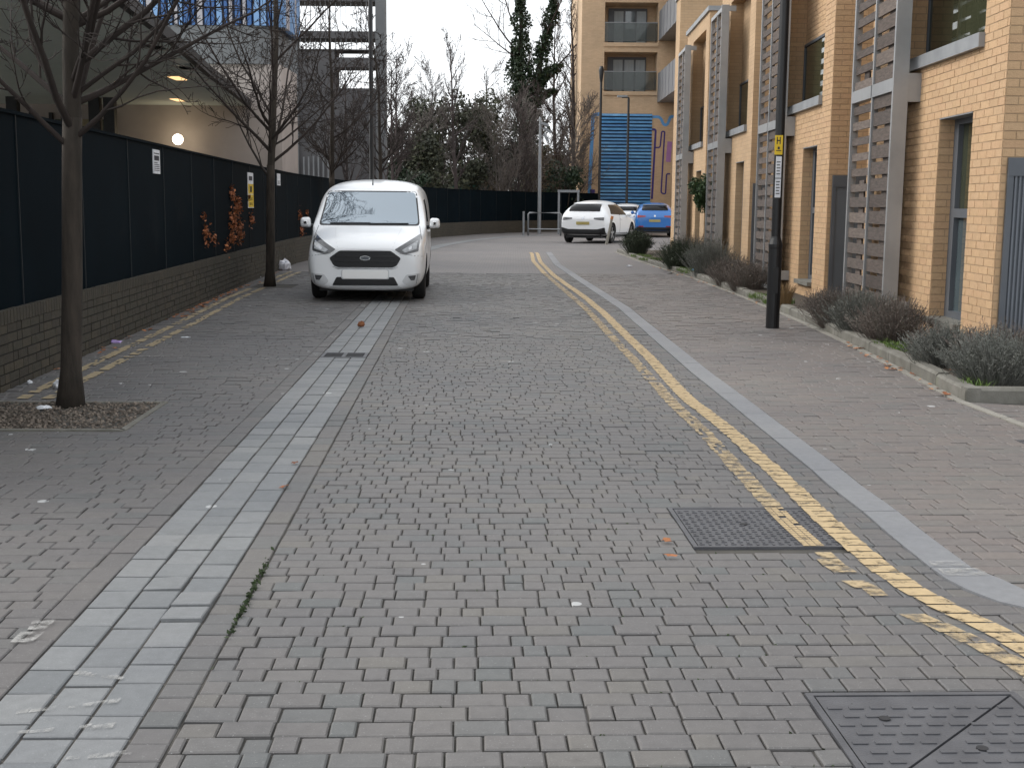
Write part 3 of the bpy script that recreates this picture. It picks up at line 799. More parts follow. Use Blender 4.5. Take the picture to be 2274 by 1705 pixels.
# pale channel slabs carrying on past the van and round the bend
mb = MB()
cp = [(-2.3, 26), (-2.55, 33), (-2.6, 38), (-2.2, 44), (-1.4, 50), (-.1, 55.5), (1.8, 59.5)]
for (x0, y0), (x1, y1) in zip(cp, cp[1:]):
    mb.face([(x0 - .45, y0, .003), (x0, y0, .003), (x1, y1, .003), (x1 - .45, y1 + .1, .003)])
o = mb.build('drainage_channel', 'slab'); o['kind'] = 'structure'

# tree pit with gravel
mb = MB()
a = [toW(pit1[0], pit1[2]), toW(pit1[1], pit1[2]), toW(pit1[1], pit1[3]), toW(pit1[0], pit1[3])]
mb.face([(*p, -.009) for p in a])
pit = mb.build('tree_pit', 'soil'); pit['kind'] = 'structure'
pm('gravel', (.2, .17, .14), (.11, .09, .075), ns=30, rough=.9, var=[(.5, .5, .5), (1, 1, 1), (1.5, 1.45, 1.4)])
mb = MB(); rg = random.Random(5)
for k in range(3600):
    s, t = rg.uniform(pit1[0], pit1[1] - .02), rg.uniform(pit1[2] + .02, pit1[3] - .02)
    if s < wallS(t) + .02: continue
    r = rg.uniform(.004, .010); w = toW(s, t); z = -.006 + rg.uniform(0, .014)
    a_ = rg.uniform(0, 6.3); ax = Vector((math.cos(a_), math.sin(a_), rg.uniform(-.3, .3))) * r
    ay = Vector((-math.sin(a_), math.cos(a_), rg.uniform(-.3, .3))) * r * .7
    mb.obox((*w, z), ax, ay, (0, 0, r * .5))
o = mb.build('gravel', 'gravel', pit); o['kind'] = 'stuff'
mb = MB()
for (q0, q1) in ((toW(pit1[1], pit1[2]), toW(pit1[1], pit1[3])), (toW(pit1[0], pit1[2]), toW(pit1[1], pit1[2])), (toW(pit1[1], pit1[3]), toW(pit1[0], pit1[3]))):
    q0, q1 = Vector((*q0, 0)), Vector((*q1, 0)); d = (q1 - q0).normalized()
    mb.obox((q0 + q1) / 2 + Vector((0, 0, -.012)), (q1 - q0) / 2, Vector((-d.y, d.x, 0)) * .022, (0, 0, .017))
mb.build('pit_edging', 'kerb_conc', pit)

# ------------------------------------------------------------------ planter with kerb on the right
planter = thing('planter_bed', 'long raised bed edged with weathered concrete kerbs along the houses', 'planter', (0, 0, 0))
mb = MB(); KI = [(x + .1, y + (.12 if i == 0 else 0)) for i, (x, y) in enumerate(KFOOT)]
for (a, b) in zip(KI, KI[1:]):
    mb.face([(a[0], a[1], .075), (4.6 + .02 * a[1], a[1], .075), (4.6 + .02 * b[1], b[1], .075), (b[0], b[1], .075)])
mb.build('soil', 'soil', planter)
def polyline_units(pts, L):
    out = []; rem = 0
    for (a, b) in zip(pts, pts[1:]):
        a, b = Vector((*a, 0)), Vector((*b, 0)); d = (b - a); n = max(1, round(d.length / L))
        for k in range(n): out.append((a + d * (k / n), a + d * ((k + 1) / n)))
    return out
for (a, b) in polyline_units([(5.0, 9.1), KFOOT[0]] + KFOOT[1:], .915):
    d = (b - a).normalized(); n = Vector((d.y, -d.x, 0))
    if n.x < 0 and abs(d.y) > .5: n = -n
    if abs(d.y) <= .5: n = Vector((0, 1, 0))
    mb = MB(); c = (a + b) / 2 + n * .055; hl = (b - a).length / 2 - .005
    hz = .054 + rng.uniform(-.003, .003)
    # kerb profile with a splayed top edge on the path side
    prof = [(-.055, -.03), (-.055, hz * 2 - .02), (-.035, hz * 2), (.055, hz * 2), (.055, -.03)]
    P0 = [c - d * hl + n * x + Vector((0, 0, z)) for x, z in prof]; P1 = [c + d * hl + n * x + Vector((0, 0, z)) for x, z in prof]
    for k in range(5):
        j = (k + 1) % 5; mb.face([P0[k], P0[j], P1[j], P1[k]])
    mb.face(list(reversed(P0))); mb.face(P1)
    mb.build('kerb_unit', 'kerb_conc', planter)
st = thing('edging_strip', 'thin pale concrete strip running along the foot of the bed kerb', 'edging')
SP = [(3.75, 6.2), (3.45, 7.6)] + [(x - .005, y) for x, y in KFOOT]
for (a, b) in polyline_units(SP, .915):
    d = (b - a).normalized(); n = Vector((-d.y, d.x, 0))
    mb = MB(); mb.obox((a + b) / 2 + n * .035 + Vector((0, 0, -.01)), (b - a) / 2 - d * .004, n * .033, (0, 0, .02)); mb.build('edging_unit', 'strip_conc', st)

# ------------------------------------------------------------------ brick laying
_ub = {}
def unit_brick(mat):
    if mat not in _ub:
        mb = MB(); mb.box(-.5, .5, -.5, .5, -.5, .5)
        me = bpy.data.meshes.new('brick'); me.from_pydata(mb.v, [], mb.f); me.materials.append(MT[mat]); me.update(); _ub[mat] = me
    return _ub[mat]
def lay(parent, o, ud, nd, width, z0, z1, holes, mat, budget, rg, L=.225, H=.075, proud=.004, dep=.03, name='brick', jz=.01):
    """stretcher bond on a face: o origin, ud along, nd outward. holes: (u0,u1,z0,z1). budget: how many are objects."""
    o, ud, nd = Vector(o), Vector(ud).normalized(), Vector(nd).normalized()
    rz = math.atan2(ud.y, ud.x)
    mb = MB(); k = 0; z = z0; cnt = 0
    while z < z1 - .02:
        zb = min(z + H, z1)
        ivs = [(0.0, width)]
        for (u0, u1, a, b) in holes:
            if zb > a + .01 and z < b - .01:
                nv = []
                for (x, y) in ivs:
                    if u1 <= x or u0 >= y: nv.append((x, y)); continue
                    if u0 > x: nv.append((x, u0))
                    if u1 < y: nv.append((u1, y))
                ivs = nv
        for (x, y) in ivs:
            off = (k % 2) * L / 2
            u = math.floor((x - off) / L) * L + off
            while u < y - .01:
                a, b = max(u, x), min(u + L, y); u += L
                if b - a < .02: continue
                c = o + ud * ((a + b) / 2) + Vector((0, 0, (z + zb) / 2)) + nd * (proud - dep / 2 + rg.gauss(0, .0008))
                lu, lz = (b - a) - jz, (zb - z) - jz
                if cnt < budget:
                    ob = link(name, unit_brick(mat), parent, c); ob.scale = (lu, dep, lz); ob.rotation_euler = (0, 0, rz); cnt += 1
                else:
                    mb.obox(c, ud * lu / 2, nd * dep / 2, (0, 0, lz / 2))
        z += H; k += 1
    if mb.f:
        ob = mb.build('brickwork', mat, parent); ob['kind'] = 'stuff'
    return cnt

# ------------------------------------------------------------------ terraced houses on the right
PSI = math.radians(1.17)
def T(L, u, z=0): return (L * math.cos(PSI) + u * math.sin(PSI), -L * math.sin(PSI) + u * math.cos(PSI), z)
C0, PITCH, LA = 11.2, 6.6, 4.08
hdesc = ['buff brick terraced house with a ribbed grey louvred door nearest the large iron cover',
         'buff brick terraced house with a plain grey door behind the tall street lamp',
         'buff brick terraced house between the lamp house and the one with the climbing plant',
         'buff brick terraced house with a green climbing plant on its wall',
         'taller buff brick end house of the terrace beside the parked blue car']
for hi in range(5):
    c = C0 + PITCH * hi
    top = 6.1 if hi < 4 else 7.5
    H = thing('terraced_house', hdesc[hi], 'house', T(LA, c), -PSI, 'terraced houses along the footpath')
    rg = random.Random(100 + hi)
    real = hi < 2
    DEP = 4.55 if hi < 4 else 1.1
    slot = (.8, 1.78, .31, 2.33)          # y0,y1,z0,z1 ground floor slot window
    win = (.62, 3.2, 2.97, 5.75)          # first-floor recess
    fx = 'brick_x'; fy = 'brick_y'
    # wall mesh: road face with two openings, reveals, side faces, parapet
    mb = MB()
    X1 = 7.0
    ys = [0, slot[0], slot[1], DEP]
    def fxq(y0, y1, z0, z1, x=0.0, m=0): mb.face([(x, y1, z0), (x, y0, z0), (x, y0, z1), (x, y1, z1)], m)
    def fyq(x0, x1, z0, z1, y=0.0, m=1): mb.face([(x0, y, z0), (x1, y, z0), (x1, y, z1), (x0, y, z1)], m)
    # road face around the openings
    if hi == 4:
        mb.box(0, X1, 0, DEP, 0, top, 0)
        w = mb.build('wall', fx, H); w.data.materials.append(MT[fy]); 
        for q_ in w.data.polygons:
            if abs(q_.normal.y) > .5: q_.material_index = 1
        p = MB(); p.box(-.05, X1, -.05, DEP + .05, top, top + .11); p.build('coping', 'coping', H)
        continue
    fxq(0, slot[0], 0, win[2]); fxq(slot[1], DEP, 0, win[2]); fxq(slot[0], slot[1], 0, slot[2]); fxq(slot[0], slot[1], slot[3], win[2])
    fxq(0, win[0], win[2], top); fxq(win[1], DEP, win[2], top)
    if win[3] < top: fxq(win[0], win[1], win[3], top)
    sd, wd = .2, .27
    # slot reveals
    fyq(0, sd, slot[2], slot[3], slot[1]); mb.face([(0, slot[0], slot[2]), (0, slot[0], slot[3]), (sd, slot[0], slot[3]), (sd, slot[0], slot[2])], 1)
    mb.face([(0, slot[0], slot[3]), (0, slot[1], slot[3]), (sd, slot[1], slot[3]), (sd, slot[0], slot[3])], 1)
    mb.face([(0, slot[0], slot[2]), (sd, slot[0], slot[2]), (sd, slot[1], slot[2]), (0, slot[1], slot[2])], 1)
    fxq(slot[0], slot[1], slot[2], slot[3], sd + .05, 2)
    # first-floor recess
    fyq(0, wd, win[2], win[3], win[1]); mb.face([(0, win[0], win[2]), (0, win[0], win[3]), (wd, win[0], win[3]), (wd, win[0], win[2])], 1)
    mb.face([(0, win[0], win[3]), (0, win[1], win[3]), (wd, win[1], win[3]), (wd, win[0], win[3])], 1)
    mb.face([(0, win[0], win[2]), (wd, win[0], win[2]), (wd, win[1], win[2]), (0, win[1], win[2])], 1)
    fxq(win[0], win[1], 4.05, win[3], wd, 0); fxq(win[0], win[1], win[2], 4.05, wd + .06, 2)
    # camera-side face, far face, recessed link to the next house
    fyq(0, X1, 0, top, 0.0); mb.face([(0, DEP, 0), (0, DEP, top), (X1, DEP, top), (X1, DEP, 0)], 1)
    lt = top - .5
    fxq(DEP, PITCH, 0, lt, 1.6); mb.face([(1.6, DEP, lt), (X1, DEP, lt), (X1, PITCH, lt), (1.6, PITCH, lt)], 3)
    mb.face([(0, 0, top), (X1, 0, top), (X1, DEP, top), (0, DEP, top)], 3)
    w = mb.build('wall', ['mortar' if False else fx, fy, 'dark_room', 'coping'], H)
    if real:
        # real bricks in front of the mortar; the wall behind stays as the mortar bed
        w.data.materials[0] = MT['mortar' if hi == 0 else 'brick_x']; w.data.materials[1] = MT['mortar' if hi == 0 else 'brick_y']
        if hi == 1:
            w.data.materials[0] = MT['mortar']; w.data.materials[1] = MT['mortar']
        zt = 4.2 if hi == 0 else 4.8
        hol = [(DEP - slot[1], DEP - slot[0], slot[2], slot[3]), (DEP - win[1], DEP - win[0], win[2], win[3])]
        n1 = lay(w, (0, DEP, 0), (0, -1, 0), (-1, 0, 0), DEP, 0, 6.1, hol, 'brick', 0, rg)
        n2 = lay(w, (0, 0, 0), (1, 0, 0), (0, -1, 0), .9 if hi == 0 else .75, 0, 3.6, [(.05, 1.2, 0, 1.86)], 'brick', 150, rg)
        lay(w, (.9 if hi == 0 else .75, 0, 0), (1, 0, 0), (0, -1, 0), 2.0, 1.875, 6.1, [], 'brick', 0, rg)
        lay(w, (0, 0, 3.6), (1, 0, 0), (0, -1, 0), .9 if hi == 0 else .75, 0, 2.5, [], 'brick', 0, rg)
        lay(w, (0, slot[1], slot[2]), (1, 0, 0), (0, -1, 0), sd, 0, slot[3] - slot[2], [], 'brick', 150, rg)
        lay(w, (0, win[1], win[2]), (1, 0, 0), (0, -1, 0), wd, 0, win[3] - win[2], [], 'brick', 0, rg)
        lay(w, (wd, win[1], 4.05), (0, -1, 0), (-1, 0, 0), win[1] - win[0], 0, win[3] - 4.05, [], 'brick', 0, rg)
    # windows and doors
    f = MB(); y0, y1, z0, z1 = slot; x = sd
    for (a0, a1, b0, b1) in ((y0, y0 + .07, z0, z1), (y1 - .14, y1, z0, z1), (y0 + .07, y1 - .14, z0, z0 + .07), (y0 + .07, y1 - .14, z1 - .07, z1), (y0 + .07, y1 - .14, 1.33, 1.42)):
        f.box(x - .05, x + .03, a0, a1, b0, b1)
    win_o = f.build('window', 'trim_dark', H)
    for (b0, b1, mt) in ((z0 + .07, 1.33, 'glass_blue'), (1.42, z1 - .07, 'glass_win')):
        p = MB(); p.box(x, x + .012, y0 + .07, y1 - .14, b0, b1); p.build('pane', mt, win_o)
    p = MB(); p.box(-.07, sd - .052, y0 + .002, y1 - .002, z0 - .055, z0 + .003); p.build('sill', 'kerb_conc', win_o)
    p = MB(); p.box(-.006, sd - .054, y0 + .004, y1 - .004, z1 - .014, z1 - .003); p.build('lintel', 'coping', win_o)
    f = MB(); y0, y1, z0, z1 = win[0], win[1], win[2], 4.05; x = wd
    for (a0, a1, b0, b1) in ((y0, y0 + .03, z0 + .06, z1), (y1 - .03, y1, z0 + .06, z1), (y0 + .03, y1 - .03, z1 - .04, z1)):
        f.box(x - .03, x + .03, a0, a1, b0, b1)
    win2 = f.build('window', 'trim_dark', H)
    ym = lerp(y0, y1, .52)
    for (a0, a1) in ((y0 + .03, ym - .004), (ym + .004, y1 - .03)):
        p = MB(); p.box(x - .008, x + .006, a0, a1, z0 + .06, z1 - .04); p.build('pane', 'glass_win', win2)
    p = MB(); p.box(-.06, wd + .03, y0 - .02, y1 + .02, z0 - .075, z0 + .055); p.build('sill', 'coping', win2)
    # door on the face that looks up the street
    dz = 1.87; dx0, dx1 = .055, 1.15
    f = MB(); f.box(dx0, dx1, -.035, .0, dz - .16, dz); f.box(dx0, dx0 + .05, -.03, 0, 0, dz - .16); f.box(dx1 - .05, dx1, -.03, 0, 0, dz - .16)
    door = f.build('door', 'trim_dark', H)
    p = MB(); p.box(dx0 + .05, dx1 - .05, -.012, -.001, .02, dz - .16); p.build('door_leaf', 'door_grey', door)
    if hi == 0:
        xx = dx0 + .065
        while xx < dx1 - .06:
            p = MB(); p.box(xx, xx + .016, -.028, -.01, .03, dz - .163); p.build('rib', 'rib_grey', door); xx += .037
    elif hi < 3:
        p = MB(); p.tube([(dx1 - .15, -.012, 1.0), (dx1 - .15, -.06, 1.0), (dx1 - .26, -.06, 1.0)], .009, 6); p.build('handle', 'chrome', door)
    # copings
    p = MB(); p.box(-.05, X1, -.05, DEP + .05, top, top + .11); p.build('coping', 'coping', H)
    # slatted timber screen in a steel frame
    if hi < 4:
        sx = -.2; ya, ym, yb = 2.52, 3.54, 4.44; zb, zc, zt = .06, 2.75, 5.6
        f = MB()
        f.box(sx - .10, sx + .06, ya - .05, ya, zb, zt)
        f.box(sx - .05, sx + .04, yb, yb + .05, zb, zt)
        f.box(sx - .045, sx + .03, ym - .022, ym + .022, zb, zt)
        for (z0, z1) in ((zb, zb + .06), (zc - .07, zc + .07), (zt - .08, zt)):
            f.box(sx - .055, sx + .05, ya, ym - .022, z0, z1); f.box(sx - .055, sx + .05, ym + .022, yb, z0, z1)
        scr = f.build('slatted_screen', 'frame_grey', H)
        for (yy, z0, z1) in ((ya - .049, zt - .13, zt - .02), (yb - .001, zt - .13, zt - .02), (ya - .045, zc - .2, zc + .1), (ya - .045, .25, .4)):
            bt = MB(); bt.box(sx + .0605, .0 if yy < 4 else .02, yy, yy + .045, z0, z1); bt.build('tie_beam', 'frame_grey', scr)
        for (z0, z1) in ((zb + .06, zc - .07), (zc + .07, zt - .08)):
            for col, (a0, a1) in enumerate(((ya, ym - .022), (ym + .022, yb))):
                z = z0 + .012; n = 0
                while z + .1 < z1:
                    hgt = .145 if col == 0 else (.092 if z > 1.5 else .118)
                    zz1 = min(z + hgt, z1 - .003)
                    s = MB(); xf = sx - .012 + rg.uniform(-.004, .004)
                    s.box(xf - .012, xf + .012, a0 + .001, a1 - .001, z + rg.uniform(-.003, .003), zz1 + rg.uniform(-.003, .003))
                    s.build('slat', 'timber', scr)
                    z += .185; n += 1
                for yy in ((lerp(a0, a1, .5),) if col == 0 or True else ()):
                    s = MB(); s.box(sx + .004, sx + .026, yy - .11, yy + .11, z0 + .001, (z1 if col == 0 else min(z1, 1.75 if z0 < 1 else z0 + .2)) - .001); s.build('batten', 'timber', scr)

# ------------------------------------------------------------------ low brick wall and hoarding on the left
lw = thing('low_brick_wall', 'mossy dark brick boundary wall at the foot of the navy hoarding', 'wall', (WALL[1][0], WALL[1][1], 0))
lwo = Vector(lw.location)
WT, WH, COPE = .215, .49, .112
core = MB()
pts = [Vector((x, y, 0)) for x, y in WALL]
nrm = []
for i, p in enumerate(pts):
    d = (pts[min(i + 1, len(pts) - 1)] - pts[max(i - 1, 0)]).normalized(); nrm.append(Vector((d.y, -d.x, 0)))
for i in range(len(pts) - 1):
    a, b, na, nb = pts[i], pts[i + 1], nrm[i], nrm[i + 1]
    near = pts[i].y < 21
    zt = WH + COPE - (.006 if near else 0)
    ia, ib = a - na * .004, b - nb * .004
    oa, ob_ = a - na * WT, b - nb * WT
    up = Vector((0, 0, zt))
    mi = 0 if near else 1
    core.face([ia, ib, ib + up, ia + up], mi); core.face([ia + up, ib + up, ob_ + up, oa + up], mi); core.face([ob_, oa, oa + up, ob_ + up], mi)
cw_ = core.build('wall_core', ['wall_mortar', 'far_wall'], lw, None)
cw_.location = -lwo
rg = random.Random(21); left = 300
acc = 0
mbs, mbc = MB(), MB(); ncop = 0
segs = [(pts[1] + (pts[0] - pts[1]) * .35, pts[1]), (pts[1], pts[2]), (pts[2], pts[3])]
for (a, b) in segs:
    d = (b - a).normalized(); n = Vector((d.y, -d.x, 0)); Ltot = (b - a).length
    rz = math.atan2(d.y, d.x)
    for k in range(7):
        z = -.03 + k * .075; u = -(k % 2) * .1125
        stg = 0
        while u < Ltot:
            L = .225
            # english-ish mix of stretchers and headers as in the photograph
            if (stg + k) % 3 == 2: L = .1125
            u0, u1 = max(u, 0), min(u + L, Ltot); u += L; stg += 1
            if u1 - u0 < .02 or z + .075 > WH + .01: continue
            c = a + d * ((u0 + u1) / 2) - n * (.05 - .004 - rg.gauss(0, .0015)) + Vector((0, 0, z + .0375))
            nearo = c.y < 13.2
            if nearo and left > 0:
                ob = link('brick', unit_brick('wall_brick'), lw, c - lwo); ob.scale = (u1 - u0 - .011, .1, .064); ob.rotation_euler = (0, 0, rz); left -= 1
            else:
                mbs.obox(c - lwo, d * (u1 - u0 - .011) / 2, n * .05, (0, 0, .032))
    u = 0.0
    while u < Ltot - .02:
        c = a + d * (u + .0375) - n * (WT / 2 - .006) + Vector((0, 0, WH + COPE / 2 + rg.uniform(-.002, .003)))
        if ncop < 150 and c.y > 8:
            ob = link('coping_brick', unit_brick('wall_brick'), lw, c - lwo); ob.scale = (.065, WT + .004, COPE - .008); ob.rotation_euler = (0, 0, rz); ncop += 1
        else:
            mbc.obox(c - lwo, d * .0325, n * (WT / 2 + .002), (0, 0, COPE / 2 - .004))
        u += .075
o = mbs.build('brickwork', 'wall_brick', lw); o['kind'] = 'stuff'
o = mbc.build('coping_brickwork', 'wall_brick', lw); o['kind'] = 'stuff'

hd = thing('hoarding', 'long dark navy plywood hoarding standing on the low brick wall', 'hoarding', (WALL[1][0], WALL[1][1], 0))
HB = WH + COPE - .01; HT = 2.085
def wall_pt(dist):
    acc = 0
    for i in range(len(pts) - 1):
        L = (pts[i + 1] - pts[i]).length
        if dist <= acc + L or i == len(pts) - 2:
            return pts[i].lerp(pts[i + 1], (dist - acc) / L), nrm[i].lerp(nrm[i + 1], (dist - acc) / L).normalized()
        acc += L
TOTAL = sum((pts[i + 1] - pts[i]).length for i in range(len(pts) - 1))
s_ = .6; rg = random.Random(4)
while s_ < TOTAL - .2:
    e_ = min(s_ + 1.84, TOTAL)
    a, na = wall_pt(s_ + .004); b, nb = wall_pt(e_ - .004)
    d = (b - a); n = Vector((d.y, -d.x, 0)).normalized()
    mb = MB(); c = (a + b) / 2 - n * (.045 + rg.uniform(0, .006))
    mb.obox(c + Vector((0, 0, (HB + HT) / 2)) - lwo, d / 2, n * .009, (0, 0, (HT - HB) / 2))
    mb.build('panel', 'hoarding', hd)
    mb = MB(); mb.obox(a - n * .042 + Vector((0, 0, (HB + HT) / 2)) - lwo, d.normalized() * .006, n * .0155, (0, 0, (HT - HB) / 2 - .002)); mb.build('joint_strip', 'joint_strip', hd)
    mb = MB(); mb.obox(a - n * .1 + Vector((0, 0, (HB + HT) / 2 - .05)) - lwo, d.normalized() * .035, n * .035, (0, 0, (HT - HB) / 2 - .06)); mb.build('post', 'bark', hd)
    mb = MB(); mb.obox(c + Vector((0, 0, HT + .012)) - lwo, d / 2, n * .03, (0, 0, .014)); mb.build('capping', 'hoarding', hd)
    s_ = e_
def on_hoarding(px, py):
    """point where a picture ray meets the straight run of the hoarding face"""
    d = ray(px, py); best = None
    for i in range(1, len(pts) - 1):
        a, b = pts[i], pts[i + 1]
        dd = (b - a).normalized(); n = Vector((dd.y, -dd.x, 0))
        q = a - n * .034
        t = (q - Vector((0, 0, CH))).dot(n) / d.dot(n)
        h = Vector((0, 0, CH)) + d * t
        if -.05 <= (h - a).dot(dd) <= (b - a).length + .05 and t > 0: return h, dd, n
        if best is None: best = (h, dd, n)
    return best
def poster(name, label, px0, py0, px1, py1, bands):
    p0, dd, n = on_hoarding((px0 + px1) / 2, (py0 + py1) / 2)
    pl, _, _ = on_hoarding(px0, (py0 + py1) / 2); pr, _, _ = on_hoarding(px1, (py0 + py1) / 2)
    pt, _, _ = on_hoarding((px0 + px1) / 2, py0); pb, _, _ = on_hoarding((px0 + px1) / 2, py1)
    w, h = abs((pr - pl).dot(dd)) / 2, (pt.z - pb.z) / 2
    o = thing(name, label, 'notice', p0)
    mb = MB(); mb.obox(n * .003, dd * w, n * .005, (0, 0, h)); mb.build('board', bands[0], o)
    for (a0, a1, b0, b1, mt) in bands[1]:
        mb = MB(); mb.obox(dd * (lerp(-w, w, (a0 + a1) / 2)) + n * .0088 + Vector((0, 0, lerp(-h, h, (b0 + b1) / 2))), dd * w * (a1 - a0), n * .0012, (0, 0, h * (b1 - b0))); mb.build('print', mt, o)
lines = [(.12, .88, y, y + .028, 'ink') for y in (.12, .2, .28, .36)] + [(.12, .6, .44, .47, 'ink'), (.15, .85, .55, .75, 'ink'), (.12, .88, .82, .86, 'ink')]
poster('paper_notice', 'white printed paper notice on the navy hoarding above the first tree', 339, 333, 354, 386, ('paper', lines))
poster('warning_sign', 'tall white and yellow sign board on the hoarding by the red creeper', 550, 384, 562, 462, ('paper', [(0.02, .98, .02, .38, 'sign_yellow'), (.02, .98, .4, .68, 'sign_yellow'), (.2, .8, .08, .16, 'ink'), (.2, .8, .22, .3, 'ink'), (.3, .7, .45, .62, 'ink'), (.2, .8, .78, .9, 'ink')]))
poster('paper_notice', 'narrow white paper notice on the hoarding beside the second tree trunk', 615, 386, 622, 412, ('paper', lines[:4]))

# ------------------------------------------------------------------ leaves, blades, clouds of foliage
def rnd_unit(rg):
    z = rg.uniform(-1, 1); a = rg.uniform(0, 2 * math.pi); r = math.sqrt(1 - z * z)
    return Vector((r * math.cos(a), r * math.sin(a), z))
def leaf(mb, p, size, rg, up=None):
    a = rnd_unit(rg); b = a.cross(rnd_unit(rg))
    if b.length < .01: return
    b.normalize(); a = a * size; b = b * size * rg.uniform(.45, .8)
    p = Vector(p)
    mb.face([p - a, p + b * .8 - a * .1, p + a, p - b * .8 - a * .1])
def cloud(mb, c, r, n, size, rg, clumps=12):
    """leaf faces in clumps through an ellipsoid, uneven outline"""
    cl = []
    for k in range(clumps):
        u = rnd_unit(rg) * (rg.random() ** .4) * .82
        cl.append((Vector((c[0] + u.x * r[0], c[1] + u.y * r[1], c[2] + u.z * r[2])), rg.uniform(.22, .45)))
    for k in range(n):
        cc, cr = rg.choice(cl)
        u = rnd_unit(rg) * (rg.random() ** .45) * cr
        leaf(mb, (cc.x + u.x * r[0], cc.y + u.y * r[1], cc.z + u.z * r[2]), size * rg.uniform(.6, 1.3), rg)
def limb(mb, p, d, L, r, lvl, cfg, rg):
    """tapered wandering limb with side shoots"""
    n = cfg['seg'][lvl]; P = [Vector(p)]; R = [r]; d = Vector(d).normalized()
    for k in range(n):
        d = (d + rnd_unit(rg) * cfg['wob'][lvl] + Vector((0, 0, cfg['up'][lvl]))).normalized()
        P.append(P[-1] + d * L / n); R.append(max(r * (1 - (k + 1) / n * cfg['taper'][lvl]), cfg['rmin']))
    mb.tube(P, R, cfg['sides'][lvl], min(lvl, 1), cap=False)
    if lvl + 1 < len(cfg['kids']):
        nk = cfg['kids'][lvl + 1]
        nk = max(1, int(nk * rg.uniform(.75, 1.25)))
        for k in range(nk):
            f = lerp(cfg['start'][lvl], .98, (k + rg.random()) / nk)
            i = min(int(f * n), n - 1); q = P[i].lerp(P[i + 1], f * n - i)
            t = (P[i + 1] - P[i]).normalized()
            a = t.cross(rnd_unit(rg))
            if a.length < .05: continue
            a.normalize()
            ang = math.radians(rg.uniform(*cfg['ang'][lvl]))
            dd = t * math.cos(ang) + a * math.sin(ang)
            l2 = L * cfg['ratio'][lvl] * rg.uniform(.6, 1.1) * (1.1 - .55 * f)
            limb(mb, q, dd, l2, min(R[i] * .62, R[i] * cfg['rr'][lvl]), lvl + 1, cfg, rg)
def street_tree(label, loc, trunk_h, r0, height, seed, spread=1.0, dens=1.0, twr=.0035, low=7, lx_=.0):
    rg = random.Random(seed)
    o = thing('street_tree', label, 'tree', loc, 0, 'young bare trees along the hoarding')
    lean = Vector((lx_ + rg.uniform(-.005, .005), rg.uniform(-.01, .01), 1))
    mb = MB(); P = []; Rr = []
    for k in range(9):
        f = k / 8; P.append(lean * trunk_h * f + Vector((.006 * math.sin(5 * f), 0, 0))); Rr.append(r0 * (1.0 - .12 * f) + (.035 * r0 / .073 * max(0, .12 - f) / .12))
    P[0].z = -.05
    mb.tube(P, Rr, 14); tk = mb.build('trunk', 'bark', o, smooth=True)
    mb = MB()
    cfg = dict(seg=[9, 8, 6, 4, 3], wob=[.05, .12, .2, .25, .3], up=[.06, .07, .05, .05, .03], taper=[.8, .8, .8, .75, .7], rmin=twr, sides=[9, 6, 4, 3, 3],
               kids=[1, int(20 * dens), int(11 * dens), int(7 * dens), 3], start=[.0, .12, .12, .12, .2], ang=[(35, 66), (25, 58), (25, 60), (25, 60)], ratio=[.62 * spread, .5, .45, .5], rr=[.4, .45, .5, .6])
    limb(mb, P[-1] + Vector((0, 0, -.06)), lean, height - trunk_h, r0 * .84, 0, cfg, rg)
    # a few heavy low scaffold limbs
    for k in range(low):
        a = k * 2.4 + rg.uniform(-.4, .4); q = P[-1] + Vector((0, 0, rg.uniform(-.3, .75)))
        limb(mb, q, (math.cos(a), math.sin(a), rg.uniform(.35, .95)), 2.2 * spread * (height / 6) * rg.uniform(.7, 1.1), r0 * rg.uniform(.24, .4), 1, cfg, rg)
    mb.build('branches', ['bark', 'twig'], o, smooth=True)
    return o
t1 = G(156, 900); t2 = G(599, 635)
street_tree('bare young tree in the gravel pit, first along the hoarding', (t1.x, t1.y, 0), 1.98, .073, 6.2, 31, 1.05, .95, .003, 14, .06)
street_tree('bare young tree by the white plastic bag, second along the hoarding', (t2.x, t2.y, 0), 2.05, .078, 8.2, 12, .9, .86, .0045, 9, .03)
street_tree('bare young tree behind the white van, third along the hoarding', (-4.85, 33.5, 0), 2.1, .085, 7.0, 9, .8, .75, .007)
street_tree('bare young tree beside the far black lamp post, fourth along the hoarding', (-4.55, 43.0, 0), 2.2, .085, 7.5, 55, .8, .72, .008)

# red creeper on the hoarding
def creeper(label, centre_px, spots, n, seed):
    rg = random.Random(seed)
    c, dd, nn = on_hoarding(*centre_px)
    o = thing('creeper', label, 'creeper', c)
    mb = MB(); st_ = MB()
    for (px, py, rr, k) in spots:
        q, _, _ = on_hoarding(px, py)
        st_.tube([q - c + nn * .012 + Vector((0, 0, -rr * 1.4)), q - c + nn * .02, q - c + nn * .012 + Vector((0, 0, rr))], .004, 4)
        for i in range(int(n * k)):
            p = q - c + dd * rg.gauss(0, rr * .9) + Vector((0, 0, rg.gauss(0, rr * .5))) + nn * rg.uniform(.008, .05)
            leaf(mb, p, rg.uniform(.016, .045), rg)
    mb.build('leaves', 'creeper_leaf', o)['kind'] = 'stuff'; st_.build('stems', 'twig', o)
creeper('orange and red leaves of a creeper clinging to the hoarding by the yellow sign', (525, 500), [(512, 430, .13, 1), (525, 455, .16, 1.6), (515, 490, .2, 2), (530, 512, .2, 2.2), (512, 530, .12, .8), (455, 520, .16, .9), (448, 478, .06, .25), (472, 530, .1, .4), (556, 490, .14, .7), (500, 545, .1, .4), (549, 440, .04, .15)], 75, 2)
creeper('small reddish creeper patch on the hoarding left of the van mirror', (668, 490), [(664, 478, .14, 1), (668, 510, .16, 1.2), (680, 470, .08, .4)], 50, 3)

